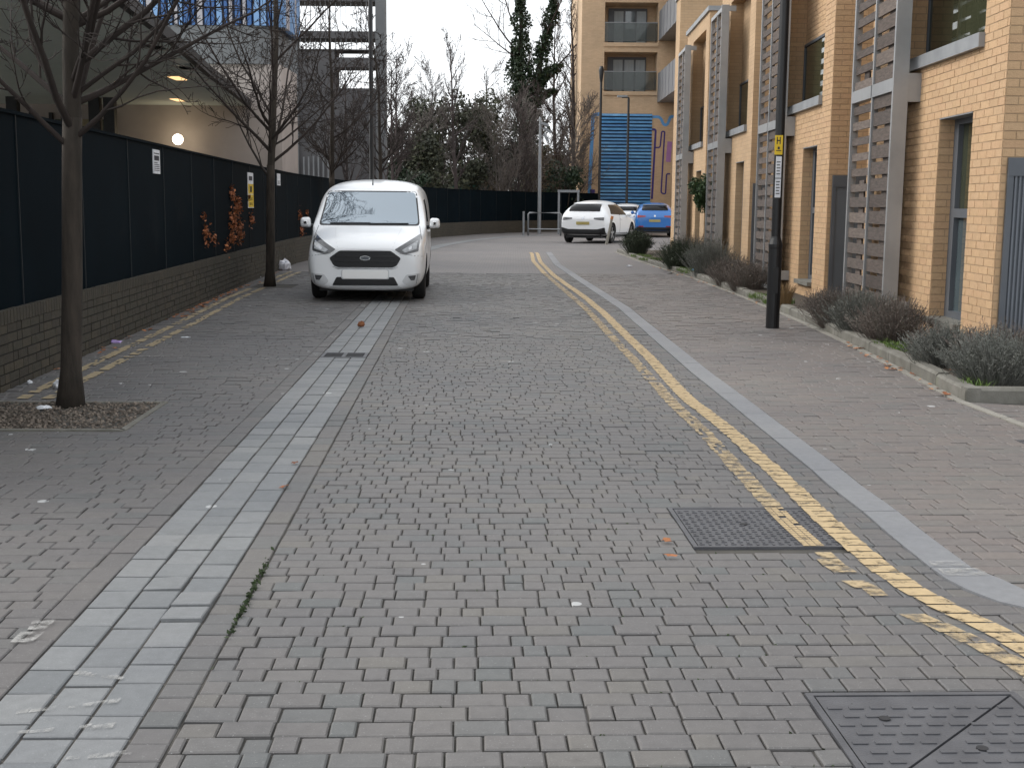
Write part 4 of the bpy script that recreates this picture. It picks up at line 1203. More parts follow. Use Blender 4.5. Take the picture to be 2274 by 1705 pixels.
# ------------------------------------------------------------------ vehicles
def hoodp(hw, zb, zt): return [(0, zb), (hw * .8, zb), (hw * .97, zb + .13), (hw, lerp(zb, zt, .5)), (hw * .975, zt - .15), (hw * .9, zt - .07), (hw * .72, zt - .028), (hw * .38, zt - .006), (0, zt)]
def cabp(hw, zb, zt, belt, r=.8, mid=.93): return [(0, zb), (hw * .85, zb), (hw * .985, zb + .13), (hw, lerp(zb, belt, .55)), (hw * .985, belt), (hw * mid, lerp(belt, zt, .52)), (hw * r, zt - min(.1, (zt - belt) * .4)), (hw * .5, zt - .02), (0, zt)]
def rounded(poly, r=.02, n=4):
    out = []; N = len(poly)
    for i in range(N):
        p = Vector(poly[i]); a = Vector(poly[i - 1]) - p; b = Vector(poly[(i + 1) % N]) - p
        k = min(r, a.length * .45, b.length * .45); a.normalize(); b.normalize()
        for j in range(n + 1):
            t = j / n
            out.append(tuple(p + a * k * (1 - t) ** 2 + b * k * t ** 2))
    return out
class Vehicle:
    def __init__(s, name, label, cat, loc, rz, sections, wheels, wr, paint, track, group=None):
        s.root = thing(name, label, cat, loc, rz, group)
        mb = MB(); ring = []
        for (y, prof) in sections:
            full = [(x, y, z) for x, z in prof] + [(-x, y, z) for x, z in reversed(prof[1:-1])]
            ring.append(full)
        n = len(ring[0])
        for R_ in ring: mb.v += R_
        for i in range(len(ring) - 1):
            for k in range(n):
                j = (k + 1) % n
                mb.f.append((i * n + k, i * n + j, (i + 1) * n + j, (i + 1) * n + k)); mb.m.append(0)
        # caps as strips between the two sides
        for base, flip in ((0, False), ((len(ring) - 1) * n, True)):
            h = n // 2
            for k in range(h):
                a, b = base + k, base + k + 1; c, d = base + (n - k - 1) % n, base + (n - k) % n
                q = [a, b, c, d]
                if k == 0: q = [a, b, c]
                if k == h - 1: q = [a, b, d]
                q = list(dict.fromkeys(q))
                if not flip: q.reverse()
                mb.f.append(tuple(q)); mb.m.append(0)
        me = bpy.data.meshes.new('body'); me.from_pydata(mb.v, [], mb.f); me.materials.append(MT[paint]); me.materials.append(MT['black_plastic']); me.update()
        bm = bmesh.new(); bm.from_mesh(me); bmesh.ops.recalc_face_normals(bm, faces=bm.faces); bm.to_mesh(me); bm.free()
        tmp = bpy.data.objects.new('tmp', me); COL.objects.link(tmp)
        md = tmp.modifiers.new('s', 'SUBSURF'); md.levels = md.render_levels = 3
        cut = MB()
        for wy in wheels:
            for sg in (-1, 1):
                cut.lathe([(.0001, sg * (track - .28)), (wr + .055, sg * (track - .28)), (wr + .055, sg * 1.3), (.0001, sg * 1.3)], 32, 'x', (0, wy, wr))
        cme = bpy.data.meshes.new('cut'); cme.from_pydata(cut.v, [], cut.f); cme.materials.append(MT['black_plastic']); cme.update()
        bm = bmesh.new(); bm.from_mesh(cme); bmesh.ops.remove_doubles(bm, verts=bm.verts, dist=.001); bmesh.ops.recalc_face_normals(bm, faces=bm.faces); bm.to_mesh(cme); bm.free()
        co = bpy.data.objects.new('cut', cme); COL.objects.link(co)
        dg = bpy.context.evaluated_depsgraph_get()
        sm = bpy.data.meshes.new_from_object(tmp.evaluated_get(dg))
        bm = bmesh.new(); bm.from_mesh(sm); s.bvh = BVHTree.FromBMesh(bm); bm.free()
        b2 = tmp.modifiers.new('b', 'BOOLEAN'); b2.object = co; b2.operation = 'DIFFERENCE'; b2.solver = 'EXACT'
        try: b2.material_mode = 'TRANSFER'
        except Exception: pass
        dg.update()
        dg = bpy.context.evaluated_depsgraph_get()
        fm = bpy.data.meshes.new_from_object(tmp.evaluated_get(dg))
        if len(fm.polygons) < 50: fm = sm
        fm.name = 'body'
        for p in fm.polygons: p.use_smooth = True
        try: fm.set_sharp_from_angle(angle=math.radians(40))
        except Exception: pass
        bpy.data.objects.remove(tmp); bpy.data.objects.remove(co)
        s.body = link('body', fm, s.root)
        s.wr, s.track = wr, track
        for wy in wheels:
            for sg in (-1, 1): s.wheel(wy, sg)
    def wheel(s, wy, sg):
        r, x1, x0 = s.wr, s.track, s.track - .2
        mb = MB(); prof = [(r * .64, x0), (r * .9, x0 - .004), (r * .985, x0 + .02), (r, x0 + .05), (r, x1 - .05), (r * .985, x1 - .02), (r * .9, x1 + .004), (r * .66, x1 - .004), (r * .64, x0)]
        mb.lathe([(a, sg * b) for a, b in prof], 32, 'x')
        t = mb.build('tyre', 'tyre', s.root, smooth=True); t.location = (0, wy, r)
        w = MB(); w.lathe([(r * .655, sg * (x1 - .004)), (r * .6, sg * (x1 - .02)), (r * .58, sg * (x1 - .07)), (.0001, sg * (x1 - .075))], 24, 'x', m=1)
        for k in range(5):
            a = 2 * math.pi * k / 5 + .3; u = Vector((0, math.cos(a), math.sin(a))); v = Vector((0, -math.sin(a), math.cos(a)))
            w.obox(u * r * .33 + Vector((sg * (x1 - .035), 0, 0)), u * r * .3, v * .035, (.018, 0, 0))
        w.lathe([(.075, sg * (x1 - .05)), (.07, sg * (x1 - .012)), (.0001, sg * (x1 - .01))], 12, 'x')
        q = w.build('rim', ['rim', 'black_plastic'], s.root); q.location = (0, wy, r)
    def hit(s, side, a, b):
        o, d = {'front': ((a, -6, b), (0, 1, 0)), 'rear': ((a, 12, b), (0, -1, 0)), 'right': ((6, a, b), (-1, 0, 0)), 'left': ((-6, a, b), (1, 0, 0)), 'top': ((a, b, 6), (0, 0, -1))}[side]
        h = s.bvh.ray_cast(Vector(o), Vector(d))
        return h[0], h[1]
    def patch(s, name, poly, side, mat, off=.006, grid=.06, parent=None, sink=.01, smooth=True):
        bm = bmesh.new()
        vs = [bm.verts.new((p[0], p[1], 0)) for p in poly]
        bm.faces.new(vs)
        xs = [p[0] for p in poly]; ys = [p[1] for p in poly]
        for ax, lo, hi in ((0, min(xs), max(xs)), (1, min(ys), max(ys))):
            k = math.floor(lo / grid) * grid + grid
            while k < hi:
                co = (k, 0, 0) if ax == 0 else (0, k, 0); no = (1, 0, 0) if ax == 0 else (0, 1, 0)
                bmesh.ops.bisect_plane(bm, geom=bm.verts[:] + bm.edges[:] + bm.faces[:], plane_co=co, plane_no=no)
                k += grid
        bm.verts.ensure_lookup_table()
        lo_, hi_ = [], []
        last = None
        for v in bm.verts:
            h, nn = s.hit(side, v.co.x, v.co.y)
            if h is None: h, nn = last or (Vector((0, 0, .5)), Vector((0, -1, 0)))
            last = (h, nn)
            dv = {'front': Vector((0, -1, 0)), 'rear': Vector((0, 1, 0)), 'right': Vector((1, 0, 0)), 'left': Vector((-1, 0, 0)), 'top': Vector((0, 0, 1))}[side]
            if nn.dot(dv) < 0: nn = -nn
            hi_.append(h + (nn * .5 + dv * .5).normalized() * off); lo_.append(h - dv * sink)
        idx = {v: i for i, v in enumerate(bm.verts)}
        mb = MB(); N = len(hi_)
        mb.v = [tuple(p) for p in hi_] + [tuple(p) for p in lo_]
        for f in bm.faces:
            mb.f.append(tuple(idx[v] for v in f.verts)); mb.m.append(0)
        for e in bm.edges:
            if len(e.link_faces) == 1:
                a, b = idx[e.verts[0]], idx[e.verts[1]]
                mb.f.append((a, b, b + N, a + N)); mb.m.append(0)
        bm.free()
        me = bpy.data.meshes.new(name); me.from_pydata(mb.v, [], mb.f); me.materials.append(MT[mat])
        bm = bmesh.new(); bm.from_mesh(me); bmesh.ops.recalc_face_normals(bm, faces=bm.faces); bm.to_mesh(me); bm.free()
        for p in me.polygons: p.use_smooth = smooth
        try: me.set_sharp_from_angle(angle=math.radians(35))
        except Exception: pass
        return link(name, me, parent or s.root)
mir = lambda poly: [(-x, z) for x, z in reversed(poly)]

B = 1.10
vs = [(.0, hoodp(.70, .25, .77)), (.025, hoodp(.79, .195, .81)), (.09, hoodp(.86, .165, .87)), (.24, hoodp(.90, .16, .935)), (.5, hoodp(.912, .17, 1.0)), (.78, hoodp(.918, .18, 1.07)),
      (.95, cabp(.918, .18, 1.125, 1.06, .86, .96)), (1.05, cabp(.918, .18, 1.20, 1.08, .86, .96)), (1.3, cabp(.92, .18, 1.41, B, .85, .955)), (1.52, cabp(.92, .18, 1.59, B, .84, .945)), (1.66, cabp(.92, .18, 1.685, B, .84, .94)),
      (1.9, cabp(.92, .18, 1.755, B, .845, .94)), (2.3, cabp(.92, .18, 1.80, B, .85, .945)), (2.9, cabp(.92, .18, 1.825, B, .855, .95)), (3.5, cabp(.918, .18, 1.83, B, .86, .95)), (4.15, cabp(.91, .2, 1.81, B, .86, .95)), (4.36, cabp(.89, .25, 1.75, B, .86, .95)), (4.40, cabp(.85, .3, 1.68, B, .86, .95))]
van = Vehicle('panel_van', 'small white panel van facing up the street beside the hoarding', 'van', (-2.14, 17.98, 0), math.radians(2.6), vs, (.86, 3.52), .318, 'car_white', .885)
v = van
v.root.scale = (.955, 1, 1)
v.patch('windscreen_seal', rounded([(-.80, 1.09), (.80, 1.09), (.725, 1.615), (-.725, 1.615)], .06), 'front', 'black_plastic', .002)
v.patch('windscreen', rounded([(-.775, 1.11), (.775, 1.11), (.70, 1.595), (-.70, 1.595)], .06), 'front', 'glass_car', .006)
for sd_ in (1, -1):
    mm = (lambda p: p) if sd_ == 1 else mir
    hl = v.patch('headlight', rounded(mm([(.83, .985), (.80, .74), (.60, .692), (.49, .733), (.445, .762), (.6, .85)]), .015), 'front', 'lamp_dark', .008, .04)
    v.patch('reflector', rounded(mm([(.785, .885), (.77, .765), (.60, .722), (.55, .752), (.66, .81)]), .015), 'front', 'lamp_lens', .013, .04, hl)
    v.patch('lamp_bulb', rounded(mm([(.70, .81), (.70, .765), (.66, .755), (.65, .785)]), .01), 'front', 'paper', .017, .04, hl)
    v.patch('fog_surround', rounded(mm([(.835, .425), (.80, .27), (.64, .235), (.55, .30), (.62, .405)]), .03), 'front', 'panel_grey', .004, .04)
    fg = v.patch('fog_lamp', rounded(mm([(.765, .395), (.745, .325), (.69, .32), (.645, .385)]), .01), 'front', 'lamp_dark', .008, .04)
    v.patch('bonnet_seam', mm([(.835, .90), (.845, .90), (.80, 1.09), (.792, 1.09)]), 'front', 'trim_dark', .0015, .05)
    v.patch('bumper_seam', mm([(.52, .705), (.52, .711), (.87, .665), (.87, .658)]), 'front', 'trim_dark', .0015, .05)
    v.patch('bonnet_crease_shade', mm([(.40, .76), (.412, .76), (.52, 1.06), (.512, 1.06)]), 'front', 'panel_grey', .001, .05)  # grey strip paints the shading of the bonnet crease
    v.patch('bumper_crease_shade', mm([(.80, .41), (.775, .275), (.765, .275), (.788, .41)]), 'front', 'galv', .004, .04)  # crease shading drawn as a thin grey strip
    v.patch('door_window', rounded([(1.42, 1.15), (2.05, 1.15), (2.05, 1.5), (1.76, 1.48)], .04), 'right' if sd_ == 1 else 'left', 'glass_tint', .004, .08)
    v.patch('door_seam', [(2.12, .3), (2.135, .3), (2.135, 1.6), (2.12, 1.6)], 'right' if sd_ == 1 else 'left', 'black_plastic', .002, .1)
    v.patch('door_handle', rounded([(1.88, .98), (2.05, .98), (2.05, 1.01), (1.88, 1.01)], .01), 'right' if sd_ == 1 else 'left', 'car_white', .035, .1)
    # door mirror
    mb = MB(); cx_ = sd_ * 1.03
    for k, (yy, sc) in enumerate(((1.086, .25), (1.091, .5), (1.1, .72), (1.118, .9), (1.15, 1.0), (1.2, 1.0), (1.235, .92))):
        pr = rounded([(-.088, -.078), (.088, -.07), (.078, .075), (-.07, .082)], .045, 4)
        mb.v += [(cx_ + sd_ * x * sc, yy, 1.128 + z * sc) for x, z in pr]
    n = len(pr)
    for i in range(6):
        for k in range(n):
            j = (k + 1) % n; mb.f.append((i * n + k, i * n + j, (i + 1) * n + j, (i + 1) * n + k)); mb.m.append(0)
    mb.f += [tuple(range(n)), tuple(range(6 * n, 7 * n))]; mb.m += [0, 1]
    bm_ = None
    mo = mb.build('door_mirror', ['car_white', 'black_plastic'], v.root, smooth=True)
    mb = MB(); mb.tube([(sd_ * .86, 1.2, 1.06), (sd_ * .95, 1.18, 1.08)], [.035, .03], 8); mb.build('mirror_arm', 'black_plastic', mo)
gr = v.patch('grille', rounded([(-.54, .64), (-.385, .745), (.385, .745), (.54, .64), (.475, .532), (.41, .505), (-.41, .505), (-.475, .53)], .025), 'front', 'black_plastic', .008, .05)
v.patch('grille_rim', rounded([(-.50, .52), (-.42, .498), (.42, .498), (.50, .52), (.47, .506), (.41, .482), (-.41, .482), (-.47, .506)], .01), 'front', 'chrome', .008, .05, gr)
for zz, w in ((.585, .46), (.655, .46)):
    v.patch('grille_bar', [(-w, zz), (w, zz), (w, zz + .022), (-w, zz + .022)], 'front', 'black_gloss', .016, .06, gr)
em = v.patch('emblem', [(.08 * math.cos(2 * math.pi * k / 20), .64 + .034 * math.sin(2 * math.pi * k / 20)) for k in range(20)], 'front', 'chrome', .022, .04, gr)
v.patch('emblem_field', [(.066 * math.cos(2 * math.pi * k / 20), .64 + .025 * math.sin(2 * math.pi * k / 20)) for k in range(20)], 'front', 'trim_dark', .026, .04, gr)
v.patch('bumper_lip', rounded([(-.56, .215), (.56, .215), (.5, .24), (-.5, .24)], .008), 'front', 'panel_grey', .008, .05)
v.patch('lower_grille', rounded([(-.5, .245), (-.435, .365), (.435, .365), (.5, .245)], .02), 'front', 'black_plastic', .008, .05)
pb_ = v.patch('plate_edge_shade', rounded([(-.36, .335), (.36, .335), (.36, .475), (-.36, .475)], .03), 'front', 'panel_grey', .014, .2)  # grey rim paints an edge shadow round the plate
v.patch('number_plate', rounded([(-.345, .345), (.345, .345), (.345, .468), (-.345, .468)], .03), 'front', 'plate_white', .026, .2)
for sd_ in (-1, 1):
    v.patch('bonnet_seam', [(sd_ * .80, .70), (sd_ * .806, .70), (sd_ * .79, .98), (sd_ * .784, .98)] if False else [(sd_ * .47, .757), (sd_ * .476, .757), (sd_ * .5, .737), (sd_ * .494, .737)], 'front', 'trim_dark', .002, .1)
for (a, b) in (((-.62, 1.118), (.02, 1.122)), ((.0, 1.112), (.62, 1.118))):
    P = []
    for k in range(6):
        x, z = lerp(a[0], b[0], k / 5), lerp(a[1], b[1], k / 5); h, nn = v.hit('front', x, z); P.append(h + Vector((0, -.014, .008)))
    mb = MB(); mb.tube(P, .008, 6); mb.build('wiper', 'black_plastic', v.root)
h, _ = v.hit('top', .0, 1.78)
mb = MB(); mb.tube([h + Vector((0, 0, -.01)), h + Vector((0, .03, .05)), h + Vector((0, .12, .27))], [.016, .008, .003], 6); mb.build('aerial', 'black_plastic', v.root)
mb = MB(); mb.box(-.72, .72, .25, 4.2, .15, .3); mb.build('underbody', 'black_plastic', v.root)

def suv(name, label, loc, rz, paint, L=4.4, Wd=1.9, Ht=1.64, slope=.5, belt=1.0):
    hw = Wd / 2; k = L / 4.4
    sec = [(.0, hoodp(hw * .66, .3, .76)), (.05, hoodp(hw * .84, .24, .84)), (.2, hoodp(hw * .95, .22, .93)), (.6, hoodp(hw, .22, 1.0)), (1.15 * k, hoodp(hw, .22, 1.06)),
           (1.35 * k, cabp(hw, .22, 1.12, belt, .8, .93)), (1.75 * k, cabp(hw, .22, Ht - .23, belt, .74, .89)), (2.1 * k, cabp(hw, .22, Ht - .05, belt, .72, .88)), (2.7 * k, cabp(hw, .22, Ht, belt, .71, .87)), (3.35 * k, cabp(hw, .22, Ht - .04, belt, .7, .86)),
           (3.85 * k, cabp(hw * .99, .24, Ht - .13, belt + .03, .69, .85)), (4.12 * k, cabp(hw * .97, .27, Ht - .13 - .5 * slope * .4, belt + .04, .68, .85)), (4.28 * k, cabp(hw * .94, .3, Ht - .2 - .6 * slope, belt + .03, .72, .88)), (4.37 * k, hoodp(hw * .9, .33, 1.0)), (4.4 * k, hoodp(hw * .82, .38, .9))]
    c = Vehicle(name, label, 'car', loc, rz, sec, (.86 * k, 3.52 * k), .37, paint, hw - .02, 'cars parked at the end of the terrace')
    zt = Ht - .14
    rw = c.patch('rear_window', rounded([(-hw * .66, belt + .2), (hw * .66, belt + .2), (hw * .6, zt - .05), (-hw * .6, zt - .05)], .05), 'rear', 'glass_tint', .014, .035)
    c.patch('spoiler', rounded([(-hw * .6, zt - .04), (hw * .6, zt - .04), (hw * .55, zt + .0), (-hw * .55, zt + .0)], .02), 'rear', paint if paint == 'car_white' else 'trim_dark', .05, .05)
    for sd_ in (1, -1):
        mm = (lambda p: p) if sd_ == 1 else mir
        sn = 'right' if sd_ == 1 else 'left'
        c.patch('door_window', rounded([(1.62 * k, belt + .06), (3.7 * k, belt + .1), (3.45 * k, Ht - .19), (2.15 * k, Ht - .17)], .07), sn, 'glass_tint', .008, .05)
        c.patch('window_pillar', [(2.55 * k, belt + .05), (2.62 * k, belt + .05), (2.62 * k, Ht - .17), (2.55 * k, Ht - .17)], sn, 'black_plastic', .007, .1)
        c.patch('tail_light', rounded(mm([(hw * .86, belt - .02), (hw * .86, belt - .14), (hw * .45, belt - .09), (hw * .45, belt - .04)]), .02), 'rear', 'tail_red' if paint == 'car_blue' else 'lamp_dark', .01, .05)
        c.patch('reflector', rounded(mm([(hw * .8, .52), (hw * .8, .47), (hw * .55, .47), (hw * .55, .52)]), .01), 'rear', 'tail_red', .006, .05)
        c.patch('sill_cladding', [(1.35 * k, .24), (3.05 * k, .24), (3.05 * k, .38), (1.35 * k, .38)], sn, 'black_plastic', .006, .1)
        c.patch('door_seam', [(2.58 * k, .4), (2.6 * k, .4), (2.6 * k, belt), (2.58 * k, belt)], sn, 'black_plastic', .003, .1)
        c.patch('door_handle', rounded([(2.35 * k, belt - .1), (2.52 * k, belt - .1), (2.52 * k, belt - .065), (2.35 * k, belt - .065)], .01), sn, paint, .03, .1)
        mb = MB(); mb.lathe([(.0001, -.06), (.07, -.05), (.085, 0), (.07, .05), (.0001, .06)], 12, 'y', (sd_ * (hw + .08), 1.62 * k, belt + .08)); mb.tube([(sd_ * (hw - .08), 1.62 * k, belt + .03), (sd_ * (hw + .06), 1.62 * k, belt + .06)], .03, 6); mb.build('door_mirror', paint, c.root, smooth=True)
    c.patch('rear_bumper', rounded([(-hw * .9, .34), (hw * .9, .34), (hw * .9, .6 if paint == 'car_white' else .48), (hw * .6, .53 if paint == 'car_white' else .46), (-hw * .6, .53 if paint == 'car_white' else .46), (-hw * .9, .6 if paint == 'car_white' else .48)], .03), 'rear', 'black_plastic', .014, .05)
    mb = MB(); mb.box(-hw * .74, hw * .74, .4, L - .12, .2, .4); mb.build('underbody', 'black_plastic', c.root)
    c.patch('number_plate', rounded([(-.26, .70), (.26, .70), (.26, .81), (-.26, .81)], .01), 'rear', 'plate_yellow', .014, .2)
    c.patch('badge', [(.045 * math.cos(2 * math.pi * q / 16), belt - .05 + .045 * math.sin(2 * math.pi * q / 16)) for q in range(16)], 'rear', 'chrome', .012, .05)
    return c
def place_rear(cx, cy, head, L):
    hx, hy = math.sin(head), math.cos(head)
    return (cx + hx * L, cy + hy * L, 0), math.pi - head
p_, r_ = place_rear(2.62, 47.2, math.radians(21), 4.4)
suv('parked_car', 'white sports utility car parked with its rear to the street by the leaning post', p_, r_, 'car_white')
p_, r_ = place_rear(6.45, 57.0, math.radians(5), 4.35)
suv('parked_car', 'bright blue hatchback parked rear outwards beside the end house', p_, r_, 'car_blue', 4.35, 1.84, 1.6, .35, 1.02)
p_, r_ = place_rear(5.5, 61.5, math.radians(8), 4.3)
suv('parked_car', 'white car parked between the other white car and the blue one', p_, r_, 'car_white', 4.3, 1.8, 1.55, .4, .98)

# ------------------------------------------------------------------ lamp posts, poles, rails
lp = G(1715, 729)
L1 = thing('lamp_post', 'black street lamp post with a yellow sign standing on the footpath', 'lamp post', (lp.x, lp.y, 0))
mb = MB(); mb.lathe([(.079, -.06), (.079, .94), (.082, .95), (.082, .99), (.06, 1.06), (.056, 1.08)], 20); mb.build('base', 'black_steel', L1, smooth=False)
mb = MB(); mb.lathe([(.055, 1.05), (.055, 3.4), (.05, 5.0), (.042, 6.4), (.03, 6.5)], 18); mb.tube([(0, 0, 6.45), (-.25, 0, 6.62), (-.6, 0, 6.68)], [.03, .028, .025], 10); mb.build('pole', 'black_steel', L1, smooth=True)
mb = MB(); mb.prism(rounded([(-1.15, -.13), (-.55, -.1), (-.55, .1), (-1.15, .13)], .05), 6.63, 6.72); mb.build('lamp_head', 'black_steel', L1)
mb = MB(); mb.box(-.03, .03, -.085, -.078, .42, .72); mb.build('access_door', 'black_steel', L1)
for (z0, z1, w, mt, off) in ((2.02, 2.24, .045, 'sign_yellow', -.02), (1.755, 2.0, .032, 'paper', -.012), (1.53, 1.745, .032, 'paper', -.012)):
    mb = MB(); mb.box(off - w, off + w, -.066, -.057, z0, z1); sg_ = mb.build('sign_plate', mt, L1)
    if mt == 'sign_yellow':
        for (a, b, c0, c1) in ((-.026, -.015, .12, .2), (.008, .019, .12, .2), (-.026, .019, .152, .166), (-.03, .03, .04, .05), (-.012, .012, .06, .09)):
            mb = MB(); mb.box(off + a, off + b, -.0675, -.0655, z0 + c0, z0 + c1); mb.build('print', 'ink', sg_)
    else:
        for q in range(5):
            mb = MB(); mb.box(off - .024, off + .02 - .006 * (q % 2), -.0675, -.0655, z0 + .04 + q * .034, z0 + .05 + q * .034); mb.build('print', 'ink', sg_)
lp2 = D(826, 452, 42)
L2 = thing('lamp_post', 'tall black lamp post rising behind the white van', 'lamp post', (lp2.x, 42, 0))
mb = MB(); mb.lathe([(.09, -.05), (.09, 1.0), (.075, 1.15), (.075, 5.0), (.07, 10.5), (.05, 10.6)], 14); mb.tube([(0, 0, 10.5), (.5, 0, 10.8), (1.2, 0, 10.85)], .04, 8); mb.build('pole', 'black_steel', L2, smooth=True)
mb = MB(); mb.prism(rounded([(1.1, -.15), (1.8, -.12), (1.8, .12), (1.1, .15)], .05), 10.8, 10.92); mb.build('lamp_head', 'black_steel', L2)
def lampcol(name, label, px, Y, topz, arm, mat, r=.06):
    p = D(px, 456, Y); o = thing(name, label, 'lamp post', (p.x, Y, 0))
    mb = MB(); mb.lathe([(r * 1.6, -.05), (r * 1.6, 1.1), (r, 1.25), (r, topz - .1), (r * .7, topz)], 12); mb.build('pole', mat, o, smooth=True)
    if arm:
        mb = MB(); mb.obox((arm / 2, 0, topz), (abs(arm) / 2, 0, 0), (0, .05, 0), (0, 0, .03)); mb.build('arm', mat, o)
        mb = MB(); mb.prism(rounded([(arm - .25, -.14), (arm + .3, -.16), (arm + .3, .16), (arm - .25, .14)], .06), topz + .01, topz + .1); mb.build('lamp_head', 'galv', o)
    else:
        mb = MB(); mb.lathe([(r, topz - .05), (r * 1.5, topz + .2), (r * 2.1, topz + .6), (r * 1.3, topz + .8), (.001, topz + .82)], 12); mb.build('lamp_head', mat, o, smooth=True)
    return o
lampcol('lamp_post', 'dark post-top lamp standing against the left edge of the blue louvres', 1330, 70, 8.2, 0, 'black_steel', .07)
lampcol('lamp_post', 'slim black lamp post with a flat side arm in front of the blue louvres', 1391, 66, 7.0, -.35, 'black_steel', .06)
p = D(1198, 456, 62)
cc_ = thing('camera_pole', 'grey steel pole carrying security cameras beyond the tube rail', 'camera pole', (p.x, 62, 0))
mb = MB(); mb.lathe([(.09, -.05), (.085, 3.0), (.065, 5.6), (.06, 5.65), (.0001, 5.66)], 12); mb.build('pole', 'galv', cc_, smooth=True)
for (dx, z, tl) in ((.22, 5.35, -.3), (.35, 5.05, -.5), (.28, 4.7, -1.1)):
    mb = MB(); ax = Vector((math.cos(tl), 0, math.sin(tl)))
    mb.obox((dx, -.05, z), ax * .2, (0, .06, 0), Vector((-ax.z, 0, ax.x)) * .06); mb.tube([(0, 0, z + .1), (dx * .6, 0, z + .08)], .02, 6); mb.build('camera', 'galv', cc_)
p = D(1163, 456, 58.5)
rl = thing('tube_rail', 'pale galvanised steel hoop rail beside the white sports utility car', 'railing', (p.x, 58.5, 0))
mb = MB(); mb.tube([(0, 0, -.05), (0, 0, 1.12)], .05, 10); mb.build('post', 'galv', rl)
for (x0, x1) in ((.22, 1.75), ):
    mb = MB(); mb.tube([(x0, .1, -.05), (x0, .1, 1.0), (x0 + .06, .1, 1.06), (x1 - .06, .1, 1.06), (x1, .1, 1.0), (x1, .1, -.05)], .04, 8); mb.build('hoop', 'galv', rl, smooth=True)
mb = MB(); mb.tube([(.22, .1, .3), (1.75, .1, .3)], .03, 8); mb.build('rail', 'galv', rl)
p = D(1250, 456, 62)
rl2 = thing('goal_frame', 'tall pale steel frame standing behind the white sports utility car', 'railing', (p.x, 62, 0))
for x in (-.2, .75):
    mb = MB(); mb.box(x - .05, x + .05, -.05, .05, -.05, 2.05); mb.build('post', 'galv', rl2)
mb = MB(); mb.box(-.27, .82, -.06, .06, 2.05, 2.17); mb.build('crossbar', 'galv', rl2)
p = G(1346, 543)
bo = thing('leaning_post', 'thin brown wooden post leaning beside the white sports utility car', 'post', (p.x, p.y, 0))
mb = MB(); mb.tube([(0, 0, -.05), (.1, 0, .45), (.2, 0, 1.0)], [.055, .05, .05], 10); mb.build('shaft', 'strip_conc', bo)
mb = MB(); mb.tube([(.185, 0, .92), (.208, 0, 1.04)], [.054, .054], 10); mb.build('cap', 'dead_leaf', bo)

# ------------------------------------------------------------------ apartment block at the end
AY = 74.0; sc = FPX / AY
def ax_(px): return D(px, 440, AY).x
def az_(px, py): return D(px, py, AY).z
ab = thing('apartment_block', 'tall buff brick apartment block with blue louvres at the end of the street', 'building', (ax_(1286), AY, 0))
X0 = ax_(1286)
lx = lambda px: ax_(px) - X0
HH = 22.0
rc = [(lx(1338), lx(1448), az_(1390, 205), az_(1390, 116)), (lx(1343), lx(1453), az_(1390, 97), az_(1390, 6))]
st_h = rc[1][2] - rc[0][2]
for k in (1, 2):
    rc.append((rc[1][0], rc[1][1], rc[1][2] + st_h * k, rc[1][3] + st_h * k))
lv = (lx(1331), lx(1444), .15, az_(1390, 253))
mb = MB()
xr = 14.0
xs_ = lx(1336); xe_ = lx(1452)
def fq(x0, x1, z0, z1, y=0, m=0): mb.face([(x0, y, z0), (x1, y, z0), (x1, y, z1), (x0, y, z1)], m)
fq(0, xs_, 0, HH); fq(xe_, xr, 0, HH)
zc_ = 0
for (a, b, z0, z1) in [(xs_, xe_, lv[3], lv[3])] + rc:
    fq(xs_, xe_, zc_, z0); zc_ = z1
fq(xs_, xe_, zc_, HH)
mb.v = mb.v; 
mb.face([(0, 0, 0), (0, 0, HH), (0, 14, HH), (0, 14, 0)], 1)
mb.face([(xr, 0, 0), (xr, 14, 0), (xr, 14, HH), (xr, 0, HH)], 1)
mb.face([(0, 0, HH), (xr, 0, HH), (xr, 14, HH), (0, 14, HH)], 0); mb.face([(0, 14, 0), (0, 14, HH), (xr, 14, HH), (xr, 14, 0)], 0)
for (a, b, z0, z1) in rc:
    dpt = 1.6
    mb.face([(xs_, 0, z0), (xs_, 0, z1), (xs_, dpt, z1), (xs_, dpt, z0)], 1); mb.face([(xe_, 0, z0), (xe_, dpt, z0), (xe_, dpt, z1), (xe_, 0, z1)], 1)
    mb.face([(xs_, 0, z0), (xs_, dpt, z0), (xe_, dpt, z0), (xe_, 0, z0)], 0); mb.face([(xs_, 0, z1), (xe_, 0, z1), (xe_, dpt, z1), (xs_, dpt, z1)], 0)
    mb.face([(xs_, dpt, z0), (xs_, dpt, z1), (xe_, dpt, z1), (xe_, dpt, z0)], 0)
mb.build('wall', ['flat_brick', 'flat_brick_x'], ab)
for bi, (a, b, z0, z1) in enumerate(rc):
    f = MB(); fx0, fx1 = lerp(xs_, xe_, .1), lerp(xs_, xe_, .84)
    f.box(fx0, fx1, 1.5, 1.58, z0 + .05, z1 - .12)
    gd = f.build('balcony_door', 'trim_dark', ab)
    for q in range(3):
        g0, g1 = lerp(fx0, fx1, .15 + .29 * q), lerp(fx0, fx1, .15 + .29 * q + .24)
        p = MB(); p.box(g0, g1, 1.485, 1.499, z0 + .15, z1 - .28); p.build('pane', 'curtain' if q != 1 or bi == 0 else 'glass_blue', gd)
    p = MB(); p.box(xs_ + .02, xe_ - .02, .03, .05, z0 + .12, z0 + 1.15); bl = p.build('balcony_glass', 'glass_bal', ab)
    p = MB(); p.box(xs_ + .01, xe_ - .01, .02, .07, z0 + 1.15, z0 + 1.2); p.build('handrail', 'galv', bl)
    p = MB(); p.box(xs_ - .04, xe_ + .04, -.08, .02, z0 - .18, z0 + .04); p.build('slab_edge', 'flat_brick', bl)
